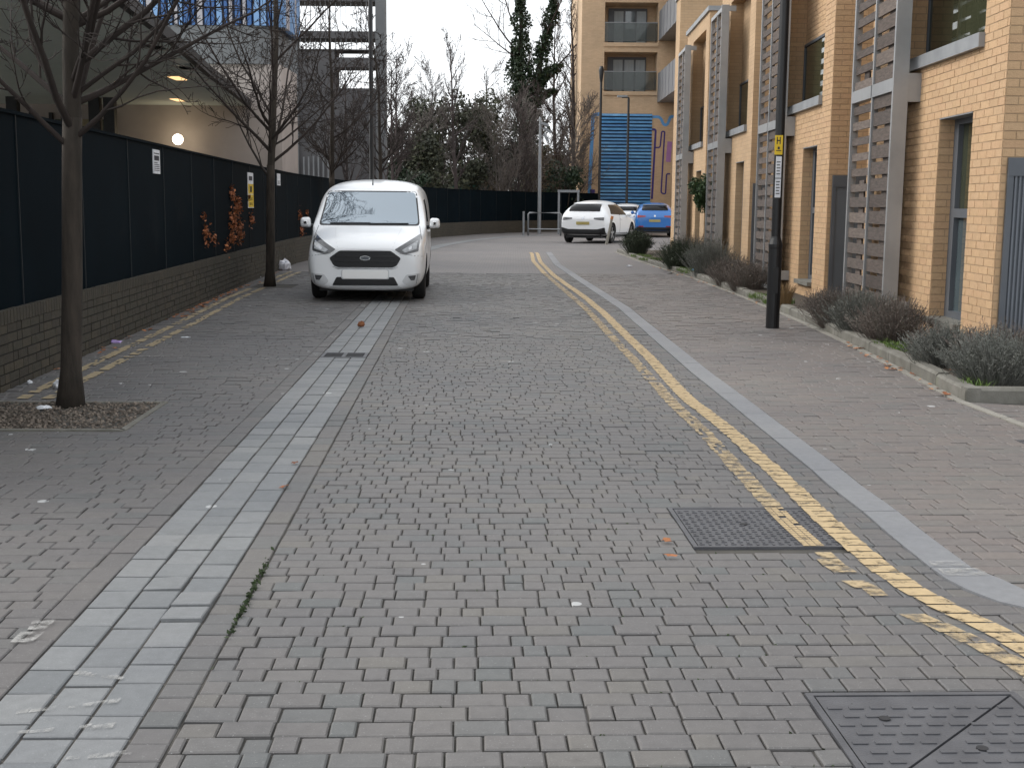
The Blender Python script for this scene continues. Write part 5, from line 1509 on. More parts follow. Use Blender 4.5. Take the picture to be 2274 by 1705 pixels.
# blue louvres
mb = MB(); mb.box(lv[0], lv[1], -.01, .0, lv[2], lv[3]); lo_ = mb.build('louvre_panel', 'louvre_dark', ab)
nl = 33; ph = (lv[3] - lv[2]) / nl
for q in range(nl):
    z = lv[2] + ph * q
    for (x0, x1) in ((lv[0], lerp(lv[0], lv[1], .55)), (lerp(lv[0], lv[1], .55) + .03, lv[1])):
        p = MB(); i0 = len(p.v)
        p.v = [(x0, -.03, z + ph * .95), (x1, -.03, z + ph * .95), (x1, -.10, z + ph * .33), (x0, -.10, z + ph * .33), (x0, -.012, z + ph * .95), (x1, -.012, z + ph * .95), (x1, -.012, z + ph * .25), (x0, -.012, z + ph * .25)]
        p.f = [(3, 2, 1, 0), (0, 1, 5, 4), (7, 6, 2, 3), (0, 4, 7, 3), (1, 2, 6, 5)]; p.m = [0] * 5
        p.build('louvre_slat', 'louvre_blue', lo_)
# painted mural pipes on the brick
def pipe(pxs, w, mat):
    P = [Vector((lx(x), -.012, az_(x, y))) for x, y in pxs]
    Q = []
    for i, p in enumerate(P):
        if 0 < i < len(P) - 1:
            a, b = P[i - 1] - p, P[i + 1] - p; k = min(.35, a.length * .45, b.length * .45)
            a.normalize(); b.normalize()
            for t in range(6): u = t / 5; Q.append(p + a * k * (1 - u) ** 2 + b * k * u ** 2)
        else: Q.append(p)
    mb = MB()
    pv = None
    for i, p in enumerate(Q):
        d = (Q[min(i + 1, len(Q) - 1)] - Q[max(i - 1, 0)]).normalized(); n = Vector((-d.z, 0, d.x)) * w / 2
        cur = (p - n, p + n)
        if pv: mb.face([pv[0], cur[0], cur[1], pv[1]])
        pv = cur
    mb.build('mural_stripe', mat, ab)
q7 = lambda l: [(1280 + .1326 * x, 230 + .1326 * y) for x, y in l]
pipe(q7([(210, 1659), (255, 185), (400, 180)]), .2, 'mural_blue')
pipe(q7([(1240, 225), (1370, 225), (1430, 360), (1490, 360), (1540, 220), (1600, 220)]), .16, 'mural_blue')
pipe(q7([(1240, 435), (1300, 440), (1265, 1600)]), .12, 'mural_purple')
pipe(q7([(1300, 740), (1380, 740), (1400, 470), (1450, 470), (1415, 1500), (1490, 1520), (1500, 1180), (1560, 1180)]), .085, 'mural_purple')
pipe(q7([(1540, 640), (1520, 980)]), .28, 'mural_pink')
pipe(q7([(265, 1440), (265, 1650)]), .3, 'mural_purple')
# wing with galleries facing the road
WGX = ax_(1456) - X0
for (z0, z1) in ((7.4, 9.05), (10.9, 12.55), (14.4, 16.05)):
    mb = MB(); mb.box(WGX, WGX + 1.0, -15, -.02, z0, z0 + .12); gl = mb.build('gallery', 'clad_grey', ab)
    yy = -15
    while yy < -.1:
        p = MB(); p.box(WGX - .03 - .02 * (round(yy / .75) % 2), WGX, yy, yy + .745, z0, z1); p.build('gallery_panel', 'clad_grey', gl); yy += .75
    p = MB(); p.box(WGX + .002, WGX + 1.0, -15.04, -15, z0, z1); p.build('gallery_panel', 'clad_grey', gl)
mb = MB(); mb.box(WGX + 1.0, WGX + 6, -15, -.02, 0, HH); mb.build('wing', 'flat_brick_x', ab)

pm('bounce_sheet', (.42, .41, .39), (.33, .32, .3), ns=1, rough=.9)
mb = MB(); mb.face([(-40, 4, -.03), (-5.0, 4, -.03), (-5.6, 30, -.03), (-40, 30, -.03)])  # unseen pale sheet added to bounce light onto the soffit and wall
o = mb.build('bounce_sheet', 'bounce_sheet'); o['kind'] = 'structure'
# ------------------------------------------------------------------ leisure building behind the hoarding
LY = 30.0
def bx_(px, Y=LY): return D(px, 300, Y).x
def bz_(px, py, Y=LY): return D(px, py, Y).z
xe = bx_(626); xw = -22.0
lb = thing('leisure_building', 'pale building with blue vertical fins and a deep canopy behind the hoarding', 'building', (xe, LY, 0))
zb1, zb2 = bz_(400, 142), bz_(400, 58)
mb = MB(); mb.box(xw - xe, 0, 0, 2.2, 0, zb1); mb.build('wall', 'beige_wall', lb)
mb = MB(); mb.prism(rounded([(xw - xe, -.12), (-.15, -.12), (-.15, 2.4), (xw - xe, 2.4)], .5, 8), zb1 + .002, zb2); mb.build('fascia_band', 'grey_fascia', lb)
mb = MB(); mb.box(xw - xe, -.05, .0, 2.4, zb2 + .002, 10.5); bk = mb.build('upper_wall', 'fin_dark', lb)
rg = random.Random(77)
xx = -.05
while xx > bx_(230) - xe:
    mt = rg.choice(['fin_blue', 'fin_blue', 'fin_pale', 'fin_cream', 'fin_pale', 'fin_blue'])
    w = rg.choice([.07, .09, .12])
    p = MB(); p.box(xx - w, xx, -.16, -.002, zb2 + .004, 10.4); p.build('fin', mt, lb); xx -= w + rg.uniform(.035, .07)
yy = .1
while yy < 2.2:
    mt = rg.choice(['fin_pale', 'fin_cream', 'fin_cream', 'fin_pale'])
    p = MB(); p.box(-.048, .1, yy, yy + .16, zb2 + .004, 10.4); p.build('fin', mt, lb); yy += .24
# canopy: thin slab whose black rim runs parallel to the street
zs = bz_(380, 234)
E = []
for (px, py) in ((548, 236), (500, 197), (456, 165), (400, 116), (350, 76), (304, 41)):
    d = ray(px, py); t = (zs - CH) / d.z; E.append(Vector((0, 0, CH)) + d * t)
E.append(E[-1] + (E[-1] - E[-2]) * 3)
poly = [(p.x - xe, p.y - LY) for p in E] + [(xw - xe, E[-1].y - LY), (xw - xe, -.002), (E[0].x - xe, -.002)]
mb = MB(); mb.prism(poly, zs, zs + .16); cn = mb.build('canopy', 'soffit', lb)
for a, b in zip(E, E[1:]):
    d = b - a; n = Vector((-d.y, d.x, 0)).normalized()
    if n.x < 0: n = -n
    p = MB(); p.obox((a + b) / 2 - Vector((xe, LY, 0)) + n * .05 + Vector((0, 0, .06)), d / 2, n * .05, (0, 0, .085)); p.build('canopy_rim', 'iron_dark', cn)
for k, (px, py) in enumerate(((290, 63), (306, 98), (340, 104), (352, 108), (322, 83), (362, 126), (394, 135), (405, 150), (418, 153), (437, 167), (452, 178))):
    d = ray(px, py); t = (zs - .01 - CH) / d.z; q = Vector((0, 0, CH)) + d * t
    p = MB(); p.box(q.x - xe - .13, q.x - xe + .13, q.y - LY - .35, q.y - LY + .35, zs - .012, zs + .01); p.build('soffit_sky_spot', 'sky_spot', cn)  # pale plates imitate bright sky spots on the soffit
for (px, py) in ((394, 175), (395, 223)):
    d = ray(px, py); t = (zs - .01 - CH) / d.z; q = Vector((0, 0, CH)) + d * t
    p = MB(); p.box(q.x - xe - .1, q.x - xe + .1, q.y - LY - .3, q.y - LY + .3, zs - .014, zs + .01); p.build('soffit_lamp', 'soffit_light', cn)
for px in (245, 212, 150, 30):
    q = D(px, 260, 28.0); p = MB(); p.box(q.x - xe - .12, q.x - xe + .12, -2.1, -1.9, 0, zs); p.build('column', 'iron_dark', lb)
for k in range(6):
    x1_ = bx_(250 - 44 * k); x0_ = bx_(250 - 44 * (k + 1)) + .08
    p = MB(); p.box(x0_ - xe, x1_ - xe - .05, -.06, -.002, 1.0, zs - .35); sh = p.build('shop_window', 'shop_light_tone' if k % 2 else 'glass_win', lb)
    p = MB(); p.box(x1_ - xe - .05, x1_ - xe + .03, -.1, -.002, 0, zs - .2); p.build('mullion', 'iron_dark', sh)
q = D(395, 310, LY - .35)
gl = thing('globe_lamp', 'lit warm globe lamp on the pale wall above the hoarding', 'lamp', q)
mb = MB(); rr = .125
prof = [(max(.0001, rr * math.sin(math.pi * k / 12)), -rr * math.cos(math.pi * k / 12)) for k in range(13)]
mb.lathe(prof, 20); mb.build('globe', 'globe_light', gl, smooth=True)
mb = MB(); mb.tube([(0, .1, 0), (0, .36, 0)], .04, 8); mb.build('bracket', 'iron_dark', gl)
pl_ = bpy.data.lights.new('globe_bulb', 'POINT'); pl_.energy = 5; pl_.color = (1, .78, .5); pl_.shadow_soft_size = .13
po = bpy.data.objects.new('bulb', pl_); COL.objects.link(po); po.location = (0, -.28, .02); po.parent = gl

# open-decked grey stair tower further back
SY = 50.0
sx0, sx1 = D(636, 300, SY).x, D(856, 300, SY).x
tw = thing('deck_tower', 'dark grey open decked tower with railings beyond the pale building', 'building', (sx0, SY, 0))
sw = sx1 - sx0
def tz(py): return D(740, py, SY).z
mb = MB(); mb.box(0, sw * .5, 0, 1.2, 0, tz(112)); mb.box(sw * .5, sw - .35, 0, 1.2, 0, tz(196)); mb.build('wall', 'grey_wall', tw)
for (p0, p1) in ((150, 128), (112, 110), (86, 70), (4, -20), (-90, -110)):
    mb = MB(); mb.box(.002 if p0 != 150 else sw * .5, sw - .35, -.05, 1.2, tz(p0), tz(p1)); mb.build('deck', 'grey_wall', tw)
for (x, w) in ((sw - .36, .38), (0, .5)):
    mb = MB(); mb.box(x, x + w, -.12, .5, 0, 14); mb.build('column', 'grey_fascia', tw)
mb = MB()
for (p0, p1) in ((70, 4), (110, 86), (190, 150)):
    x = .6 if p0 < 120 else sw * .55
    while x < sw - .4:
        mb.box(x, x + .018, -.02, .0, tz(p0), tz(p1)); x += .2
o = mb.build('balusters', 'galv', tw); o['kind'] = 'stuff'
for k in range(6):
    p = MB(); p.box(.7 + .12 * k * 1.6, .76 + .12 * k * 1.6, -.35, -.3, 0, tz(350) + .02 * k); p.build('pale', 'galv', tw)

# ------------------------------------------------------------------ wood at the end of the street
pm('twig_pale', (.17, .15, .135), (.11, .095, .088), ns=.6, rough=.95)
def bare_proto(seed, height, r0, kids, spread, up, trunk_f=.18, tw=.012, mat='twig_far'):
    rg = random.Random(seed); tb = MB()
    tb.tube([(0, 0, -.3), (.03, 0, height * trunk_f * .5), (.0, .02, height * trunk_f + .1)], [r0 * 1.25, r0, r0 * .88], 8)
    mb = MB()
    cfg = dict(seg=[8, 6, 4, 3], wob=[.06, .14, .2, .25], up=[.05, up, up, .05], taper=[.85, .85, .85, .8], rmin=tw, sides=[6, 4, 3, 3], kids=[1] + kids, start=[.02, .15, .15, .1], ang=[(25, 55), (20, 50), (20, 55)], ratio=[.55 * spread, .5, .5], rr=[.55, .55, .6])
    limb(mb, (0, 0, height * trunk_f), (0, 0, 1), height * (1 - trunk_f), r0 * .85, 0, cfg, rg)
    def mk(name, b, m):
        me = bpy.data.meshes.new(name); me.from_pydata(b.v, [], b.f); me.materials.append(MT[m]); me.update(); return me
    return mk('trunk', tb, 'bark'), mk('branches', mb, mat)
protos = [bare_proto(1, 9.5, .13, [20, 11, 6], .75, .1, .18, .009), bare_proto(2, 8.5, .11, [24, 11, 6], .9, .08, .18, .009), bare_proto(3, 12, .17, [20, 10, 5], .6, .12, .22, .01), bare_proto(4, 6, .06, [28, 11, 6], 1.1, .1, .05, .009, 'twig_pale')]
places = [('tall bare tree left of the ivy clad trunk', 1013, 63, 2, .78), ('bare tree overhanging the hoarding behind the black lamp post', 880, 60, 0, .85), ('slender bare tree against the sky beside the deck tower', 905, 68, 2, .62),
          ('bare tree right of the ivy clad trunk', 1235, 82, 2, 1.1), ('bare tree close to the corner of the apartment block', 1275, 80, 2, 1.15), ('bare tree behind the camera pole', 1205, 76, 1, .9),
          ('spreading bare tree above the green hut roof', 960, 70, 1, .95), ('bare tree between the evergreen bushes', 1080, 74, 0, .95), ('twiggy bare tree just left of the camera pole', 1150, 69, 1, .8),
          ('low bare tree at the foot of the ivy clad trunk', 1110, 67, 3, .95), ('pale leafless shrub tree beside the apartment block', 1262, 72, 3, 1.1), ('pale leafless shrub tree behind the hoarding bend', 930, 62, 3, .9),
          ('pale leafless shrub tree left of the camera pole', 1175, 71, 3, 1.1), ('thin bare tree behind the ivy clad trunk', 1160, 88, 2, 1.0), ('reddish bare tree in front of the deck tower', 770, 44, 0, .62), ('bare tree leaning over the deck tower railing', 870, 49, 0, .7)]
for k, (lab, px, Y, pi, scl) in enumerate(places):
    p = D(px, 430, Y)
    o = thing('bare_tree', lab, 'tree', (p.x, Y, 0), k * 1.7, 'bare trees at the end of the street')
    o.scale = (scl, scl, scl)
    link('trunk', protos[pi][0], o); link('branches', protos[pi][1], o)
# ivy clad tree
iv = D(1165, 430, 80)
it = thing('ivy_tree', 'tall forked tree thickly clad in dark ivy beyond the hoarding', 'tree', (iv.x, 80, 0))
def ip(px, py): q = D(px, py, 80); return Vector((q.x - iv.x, 0, q.z))
stems = [[(1172, 430), (1168, 330), (1160, 230), (1155, 130), (1158, 60), (1155, -20)], [(1180, 300), (1190, 190), (1205, 110), (1220, 60), (1232, -10)], [(1165, 250), (1148, 160), (1142, 110)], [(1185, 205), (1215, 165), (1240, 145)], [(1175, 250), (1205, 215), (1230, 200)]]
rads = [(.5, .12), (.34, .1), (.26, .1), (.2, .12), (.18, .1)]
mb = MB(); lf = MB(); rg = random.Random(8)
for stp, (ra, rb) in zip(stems, rads):
    P = [ip(*q) for q in stp]
    if stp is stems[0]: P[0].z = -.3
    mb.tube(P, [lerp(ra, rb, k / (len(P) - 1)) * .7 for k in range(len(P))], 8)
    for k in range(len(P) - 1):
        L = (P[k + 1] - P[k]).length
        for j in range(int(L * 430)):
            f = rg.random(); c = P[k].lerp(P[k + 1], f); r = lerp(ra, rb, (k + f) / (len(P) - 1)) * 2.3
            bulge = 1 + .5 * math.sin(c.z * 2.3 + k) * math.sin(c.z * 1.1)
            a = rg.uniform(0, 6.28); rr = r * bulge * rg.uniform(.55, 1.25)
            leaf(lf, c + Vector((math.cos(a) * rr, math.sin(a) * rr, rg.uniform(-.1, .1))), rg.uniform(.07, .15), rg)
mb.build('trunk', 'bark', it)
lf.build('ivy', 'ivy', it)['kind'] = 'stuff'
mb = MB(); cfg = dict(seg=[6, 5, 4], wob=[.1, .2, .25], up=[.03, .05, .04], taper=[.85, .85, .8], rmin=.012, sides=[4, 3, 3], kids=[1, 9, 6], start=[.2, .15], ang=[(25, 55), (25, 55)], ratio=[.5, .5], rr=[.6, .6])
for (px, py, dx, dz, L) in ((1145, 110, -.9, .9, 5), (1150, 80, -.5, 1, 5), (1220, 60, .6, 1, 4), (1158, 40, -.1, 1, 4), (1200, 110, .5, 1, 4), (1165, 140, -1, .5, 4), (1240, 145, .7, .8, 3)):
    limb(mb, ip(px, py), (dx, rg.uniform(-.4, .4), dz), L, .06, 0, cfg, rg)
mb.build('branches', 'twig_far', it)
# evergreens and scrub
def bush(name, label, px, Y, zc, r, n, size, mat, seed, clumps=14, group='evergreen bushes at the end of the street', cat='bush'):
    p = D(px, 430, Y); rg = random.Random(seed)
    o = thing(name, label, cat, (p.x, Y, 0), 0, group)
    mb = MB(); cloud(mb, (0, 0, zc), r, n, size, rg, clumps); mb.build('foliage', mat, o)['kind'] = 'stuff'
    mb = MB(); mb.tube([(0, 0, -.2), (.1, 0, zc * .5), (-.1, .1, zc + r[2] * .3)], [.12, .09, .05], 6)
    for k in range(5):
        a = rg.uniform(0, 6.3); mb.tube([(0, 0, zc * .4), (math.cos(a) * r[0] * .4, math.sin(a) * r[1] * .4, zc * .9), (math.cos(a) * r[0] * .7, math.sin(a) * r[1] * .7, zc + r[2] * .3)], [.06, .04, .02], 5)
    mb.build('stem', 'bark', o)
bush('evergreen_bush', 'broad dull green evergreen behind the hoarding bend', 985, 67, 4.6, (2.9, 2.2, 3.4), 6500, .12, 'evergreen', 1)
bush('evergreen_bush', 'evergreen crown left of the ivy clad trunk', 1065, 71, 4.1, (2.6, 2, 3.6), 7000, .12, 'evergreen', 2)
bush('evergreen_bush', 'olive green bush beside the deck tower', 905, 61, 3.0, (1.9, 1.5, 2.7), 5200, .11, 'evergreen', 3)
bush('evergreen_bush', 'dark green bush against the corner of the apartment block', 1258, 70, 1.9, (1.5, 1.2, 2.0), 4200, .09, 'ivy', 4)
bush('evergreen_bush', 'dark low bush behind the white van roof', 900, 58, 1.9, (1.9, 1.4, 1.7), 3800, .09, 'ivy', 5)
bush('evergreen_bush', 'evergreen bush behind the ivy clad trunk', 1190, 86, 3.6, (2.6, 2, 3.2), 4500, .12, 'evergreen', 6)
bush('evergreen_bush', 'dim evergreen filling the gap beside the apartment block', 1262, 88, 3.4, (2.3, 2, 3.4), 4200, .13, 'evergreen', 7)
bush('scrub_bush', 'brown leafless scrub above the hoarding left of the camera pole', 1120, 70, 1.9, (2.6, 1.6, 1.7), 5200, .075, 'scrub', 8, 18)
bush('scrub_bush', 'brown scrub thicket behind the green hut roof', 1030, 72, 2.2, (2.4, 1.6, 2.3), 5000, .075, 'scrub', 9, 18)
bush('scrub_bush', 'ochre scrub behind the camera pole', 1205, 74, 2.4, (1.7, 1.4, 2.3), 4200, .075, 'scrub', 10, 18)
bush('scrub_bush', 'tan scrub between the evergreens and the ivy clad trunk', 1100, 84, 3.4, (2.6, 1.6, 3.3), 4500, .09, 'scrub', 11, 18)
mb = MB(); rg = random.Random(71)
for k in range(9):
    cloud(mb, (-11 + 2.3 * k, 96 + rg.uniform(-2, 2), 2.6), (2.2, 1.5, rg.uniform(2.8, 4.2)), 900, .24, rg, 9)
mb.build('woodland', 'evergreen', None, (0, 96, 0), kind='stuff')
# green hut roof just over the hoarding
p = D(1035, 412, 66)
hut = thing('site_hut', 'dark green roofed hut showing just above the hoarding', 'hut', (p.x, 70, 0))
mb = MB(); mb.box(-1.6, 1.1, 0, 2, 0, 2.25); mb.build('wall', 'grey_wall', hut)
pm('hut_green', (.02, .085, .06), (.016, .07, .05), ns=2, rough=.5)
mb = MB(); mb.prism(rounded([(-1.7, -.15), (1.2, -.15), (1.2, 2.1), (-1.7, 2.1)], .1), 2.25, 2.5); mb.build('roof', 'hut_green', hut)

# ------------------------------------------------------------------ planting in the bed
def shrub(name, label, x, y, r, h, n, mat, seed, cat='shrub', group='shrubs in the raised bed', z0=.06, leafy=.0, lmat=None):
    rg = random.Random(seed); o = thing(name, label, cat, (x, y, z0), 0, group)
    mb = MB()
    for k in range(n):
        a = rg.uniform(0, 6.283); q = math.sqrt(rg.random())
        bx, by = math.cos(a) * q * r * .45, math.sin(a) * q * r * .45
        out = q * r * rg.uniform(.7, 1.15); hh = h * (1.05 - .45 * q * q) * rg.uniform(.65, 1.12)
        p0 = Vector((bx, by, -.03)); p2 = Vector((math.cos(a) * out, math.sin(a) * out, hh)) + rnd_unit(rg) * .07 * (h / .5); p1 = p0.lerp(p2, .55) + Vector((0, 0, hh * .06)) + rnd_unit(rg) * .05
        w = rg.uniform(.0018, .0036)
        mb.tube([p0, p1, p2], [w, w * .8, w * .55], 3, cap=False)
        for j in range(rg.randint(6, 11)):
            f = rg.uniform(.0, 1.0); c = p1.lerp(p2, f); dn = (p2 - p1).normalized()
            la = (dn + rnd_unit(rg) * 1.1).normalized() * rg.uniform(.01, .03); lb_ = la.cross(rnd_unit(rg)).normalized() * rg.uniform(.002, .004)
            mb.face([c - lb_, c + lb_, c + la + lb_ * .4, c + la - lb_ * .4])
    if mat == 'rosemary':
        cloud(mb, (0, 0, h * .5), (r * .95, r * .95, h * .52), 2600, .028, rg, 16)
    mb.build('foliage', mat, o)['kind'] = 'stuff'
    return o
sh = [('lavender', 'grey lavender clump at the near end of the bed by the ribbed door', 3.78, 9.62, .42, .48, 700, 'lavender_green'),
      ('lavender', 'brown lavender clump below the ribbed door, behind the end clump', 4.05, 10.2, .42, .5, 650, 'lavender'),
      ('lavender', 'grey green lavender spilling onto the kerb by the slot window', 3.78, 10.65, .4, .42, 650, 'lavender_green'),
      ('lavender', 'woody brown lavender in the corner under the ribbed door', 4.45, 9.75, .42, .45, 550, 'lavender'),
      ('lavender', 'tall brown lavender at the foot of the first slatted screen', 3.86, 12.55, .42, .55, 700, 'lavender'),
      ('lavender', 'silvery lavender beside the first slatted screen', 3.83, 13.5, .42, .55, 700, 'lavender_green'),
      ('lavender', 'brown lavender beneath the first slatted screen, next to the silvery one', 3.8, 14.4, .42, .52, 600, 'lavender'),
      ('lavender', 'low lavender below the slot window sill', 3.97, 11.4, .33, .34, 450, 'lavender'),
      ('lavender', 'thin brown lavender behind the street lamp', 3.95, 15.7, .3, .4, 260, 'lavender'),
      ('lavender', 'grey brown lavender by the second slatted screen', 3.88, 20.6, .5, .58, 520, 'lavender'),
      ('lavender', 'grey lavender next to the second slatted screen, farther along', 3.85, 22.0, .5, .6, 520, 'lavender_green'),
      ('lavender', 'large sage coloured shrub by the third slatted screen', 3.9, 24.6, .6, .8, 700, 'lavender_green'),
      ('rosemary', 'rounded dark green shrub near the kerb by the third screen', 3.75, 27.6, .62, .68, 900, 'rosemary'),
      ('rosemary', 'sage green shrub beside the rounded dark one', 4.15, 29.0, .6, .75, 600, 'lavender_green'),
      ('rosemary', 'small dark bush on a bare stem at the far end of the bed', 3.5, 35.2, .5, .75, 700, 'rosemary')]
for i, (nm, lab, x, y, r, h, n, mt) in enumerate(sh):
    shrub(nm, lab, x, y, r * (1.05 if y < 18 else 1.0), h * (.8 if y < 23 else .9), int(n * 1.15), 'lavender' if (mt == 'lavender_green' and i % 3 == 1) else mt, 300 + i)
def tuft(name, label, x, y, r, h, n, mat, seed, group):
    rg = random.Random(seed); o = MB()
    for k in range(n):
        a = rg.uniform(0, 6.28); q = math.sqrt(rg.random()) * r
        b = Vector((x + math.cos(a) * q * 1.0, y + math.sin(a) * q * 1.6, .065)); d = Vector((rg.gauss(0, .35), rg.gauss(0, .35), 1)) * h * rg.uniform(.5, 1.2)
        w = Vector((rg.uniform(-1, 1), rg.uniform(-1, 1), 0)).normalized() * .004
        m_ = b + d * .6; t = b + d + Vector((d.x, d.y, -.2 * h)) * .6
        o.face([b - w, b + w, m_ + w * .8, m_ - w * .8]); o.face([m_ - w * .8, m_ + w * .8, t])
    ob = o.build(name, mat, None, (x, y, .065))
    ob['kind'] = 'stuff'
for i, (x, y, r, n) in enumerate(((3.72, 11.75, .16, 260), (3.7, 12.1, .14, 160), (3.78, 17.6, .22, 350), (3.8, 18.6, .25, 420), (3.75, 25.6, .3, 420), (3.72, 26.4, .25, 300), (3.5, 31.5, .35, 420), (3.45, 33.5, .3, 400), (3.55, 9.38, .1, 60))):
    tuft('grass', '', x, y, r, .085, n, 'grass', 600 + i, 'g')
rg = random.Random(900)
ob = MB()
for k in range(320):
    a = rg.uniform(0, 6.28); q = rg.random() * .09; b = Vector((math.cos(a) * q, math.sin(a) * q, -.01))
    d = Vector((math.cos(a) * rg.uniform(.1, .4), math.sin(a) * rg.uniform(.1, .4), 1)).normalized() * rg.uniform(.2, .38)
    ob.tube([b, b + d * .6, b + d + Vector((d.x * .3, d.y * .3, -.03))], [.0025, .002, .001], 3, cap=False)
tf = thing('dry_grass_tuft', 'tuft of dry straw coloured grass by the kerb behind the lamp post', 'grass tuft', (3.72, 17.0, .07)); ob.build('blades', 'straw', tf)['kind'] = 'stuff'
# climbing plant on the fourth house
q = T(3.9, 29.3)
cl = thing('climbing_plant', 'green bushy climber trained up beside the third slatted screen', 'climber', (q[0], q[1], .05))
mb = MB(); rg = random.Random(41)
cloud(mb, (-.05, 0, 1.62), (.42, .4, .6), 4200, .038, rg, 12); cloud(mb, (.08, .05, .85), (.2, .22, .65), 1300, .034, rg, 8); mb.build('foliage', 'climber', cl)['kind'] = 'stuff'
mb = MB(); mb.tube([(.1, .05, -.03), (.12, .05, .8), (.05, .0, 1.5), (0, 0, 1.9)], [.03, .025, .02, .012], 6); mb.build('stem', 'bark', cl)

# ------------------------------------------------------------------ fallen leaves and litter
def dead_leaf_mesh(seed):
    rg = random.Random(seed); N = 10; v = [(0, 0, .006)]; f = []
    for k in range(N):
        a = 2 * math.pi * k / N; r = (1 if k % 2 == 0 else .55) * rg.uniform(.75, 1.1)
        v.append((math.cos(a) * r, math.sin(a) * r * .75, .006 + rg.uniform(.0, .35)))
    for k in range(N): f.append((0, 1 + k, 1 + (k + 1) % N))
    me = bpy.data.meshes.new('fallen_leaf'); me.from_pydata(v, [], f); me.materials.append(MT['dead_leaf']); me.update(); return me
lm = [dead_leaf_mesh(k) for k in range(6)]
rg = random.Random(66)
def put_leaf(x, y, z, size, label, group):
    o = link('fallen_leaf', rg.choice(lm), None, (x, y, z)); o.scale = (size, size, size * .5); o.rotation_euler = (rg.gauss(0, .12), rg.gauss(0, .12), rg.uniform(0, 6.28))
    tag(o, label, 'leaf', group)
for k in range(120):                                   # drift along the foot of the brick wall
    t = rg.choice([rg.uniform(10, 28), rg.uniform(15.5, 22), rg.gauss(17.5, 1.0)]); sw_ = wallS(t) + .03 + abs(rg.gauss(0, .07))
    w = toW(sw_, t); put_leaf(w[0], w[1], .008, rg.uniform(.025, .05), 'dead brown leaf in the drift at the foot of the low brick wall', 'leaves along the brick wall')
for k in range(75):                                    # drift along the planter kerb
    y = rg.choice([rg.uniform(9.5, 30), rg.uniform(23, 29), rg.uniform(9.3, 13)]); kx = pw([(b, a) for a, b in KFOOT])(y)
    put_leaf(kx - .02 - abs(rg.gauss(0, .07)), y, .016, rg.uniform(.022, .045), 'dead orange leaf lying against the kerb of the raised bed', 'leaves along the bed kerb')
for k in range(26):
    y = rg.uniform(9.3, 28); kx = pw([(b, a) for a, b in KFOOT])(y)
    put_leaf(kx + rg.uniform(.2, .5), y, .085, rg.uniform(.03, .05), 'dead orange leaf on the soil of the raised bed', 'leaves on the bed soil')
for (px, py) in ((655, 1032), (632, 1085), (1480, 1205), (1490, 1240), (2108, 890), (1965, 815), (1985, 822)):
    w = G(px, py); put_leaf(w.x, w.y, .012, .035, 'single dead leaf lying out on the open paving', 'leaves on the open paving')
w = G(802, 727)
mb = MB(); rg2 = random.Random(3); 
prof = [(.0001, .0), (.05, .01), (.065, .04), (.04, .075), (.0001, .09)]
mb.lathe(prof, 9); mb.v = [(x * rg2.uniform(.8, 1.2) * 1.2, y * rg2.uniform(.8, 1.2), z * rg2.uniform(.8, 1.2)) for x, y, z in mb.v]
mb.v = [(x * .55, y * .55, z * .7) for x, y, z in mb.v]
o = mb.build('crumpled_litter', 'dead_leaf', None); o.location = (w.x, w.y, .004); tag(o, 'small dark brown crumpled scrap lying on the pale slab channel', 'litter')
def crumple(name, label, loc, r, mat, seed, cat='litter', sq=.7):
    rg2 = random.Random(seed); mb = MB(); N = 14
    prof = [(max(.0001, math.sin(math.pi * k / 8)), -math.cos(math.pi * k / 8)) for k in range(9)]
    mb.lathe(prof, N)
    vv = []
    for i, (x, y, z) in enumerate(mb.v):
        f = 1 + .22 * math.sin(3 * x * 2 + seed) * math.cos(4 * y + z * 3) + rg2.uniform(-.07, .07)
        vv.append((x * r[0] * f, y * r[1] * f, max(-.6, z) * r[2] * f + r[2] * .6))
    mb.v = vv
    o = mb.build(name, mat, None); o.location = loc; tag(o, label, cat); return o
w = G(632, 600)
crumple('plastic_bag', 'white knotted plastic bag dumped by the second tree', (w.x, w.y, 0), (.15, .14, .14), 'bag', 4, 'bag')
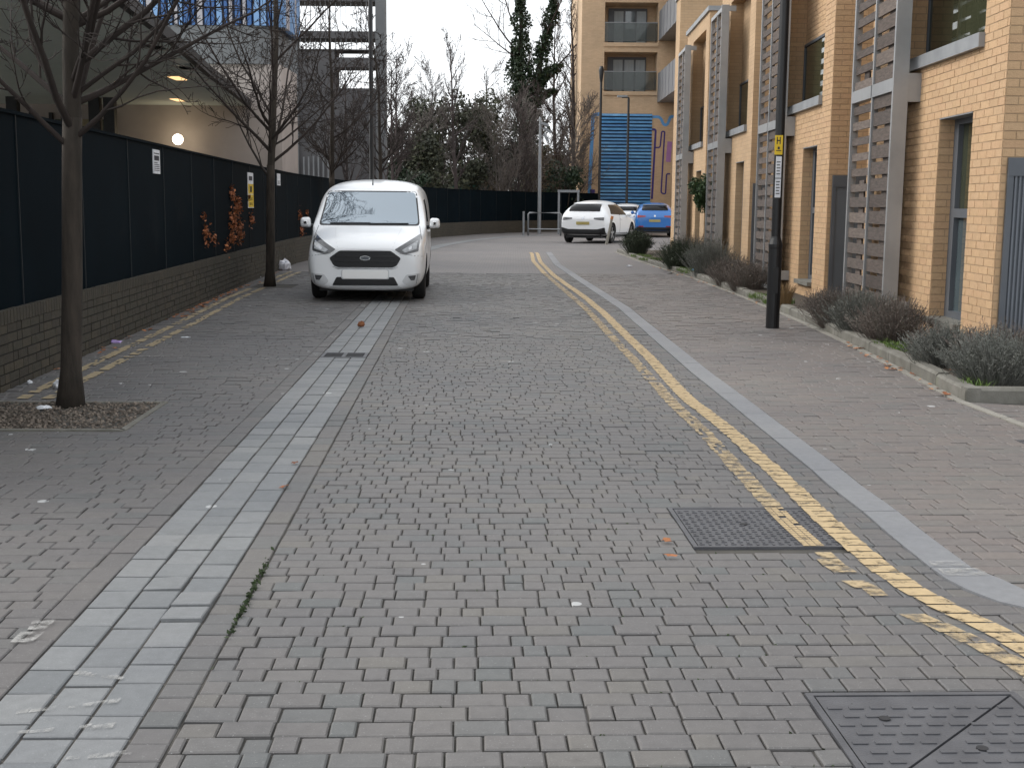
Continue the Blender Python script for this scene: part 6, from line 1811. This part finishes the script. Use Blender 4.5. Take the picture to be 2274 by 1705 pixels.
w = G(440, 668); crumple('plastic_wrapper', 'pale clear wrapper among the leaves by the brick wall', (w.x, w.y, 0), (.1, .08, .035), 'paper', 5)
w = G(255, 762); crumple('crisp_packet', 'purple snack packet lying by the brick wall', (w.x, w.y, 0), (.07, .04, .02), 'crisp_bag', 6)
w = G(132, 862); crumple('paper_cup', 'white crumpled cup beside the first tree trunk', (w.x, w.y, 0), (.045, .04, .04), 'paper', 7)
w = G(97, 908); crumple('paper_scrap', 'white flat scrap lying on the tree pit gravel', (w.x, w.y, 0), (.05, .03, .016), 'paper', 8)
w = G(412, 750); crumple('paper_scrap', 'white slip of paper lying on the parking bay', (w.x, w.y, 0), (.05, .02, .008), 'paper', 9)
w = G(282, 745); crumple('paper_scrap', 'small pale ball of paper by the snack packet', (w.x, w.y, 0), (.025, .025, .02), 'paper', 10)
w = G(66, 852); crumple('paper_scrap', 'tiny white ball of paper at the foot of the brick wall by the gravel', (w.x, w.y, 0), (.022, .022, .018), 'paper', 11)
w = G(1398, 592); crumple('paper_scrap', 'white scrap against the far kerb of the bed', (w.x, w.y, 0), (.07, .05, .02), 'paper', 12)
crumple('blue_wrapper', 'bright blue wrapper on the grass of the raised bed', (3.8, 26.0, .08), (.07, .06, .03), 'blue_litter', 13)
w = G(572, 617); crumple('paper_scrap', 'white scrap at the wall foot left of the second tree', (w.x, w.y, 0), (.06, .04, .025), 'paper', 14)
# moss in the open joint beside the channel
mb = MB(); rg = random.Random(15)
for k in range(170):
    t = rg.gauss(4.35, .2); s = chR(t) + BAND + rg.gauss(0, .006)
    w_ = toW(s, t); h = rg.uniform(.006, .02)
    leaf(mb, (w_[0], w_[1], .002 + h * .4), h * .7, rg)
for k in range(120):
    t = rg.uniform(2.9, 5.5); s = rg.uniform(-.6, 1.2)
    t = 2.3 + round((t - 2.3) / .098) * .098; w_ = toW(s, t); leaf(mb, (w_[0], w_[1], -.002), rg.uniform(.004, .009), rg)
pm('moss', (.035, .055, .018), (.02, .032, .012), ns=20, rough=.95)
o = mb.build('moss', 'moss', None); o['kind'] = 'stuff'
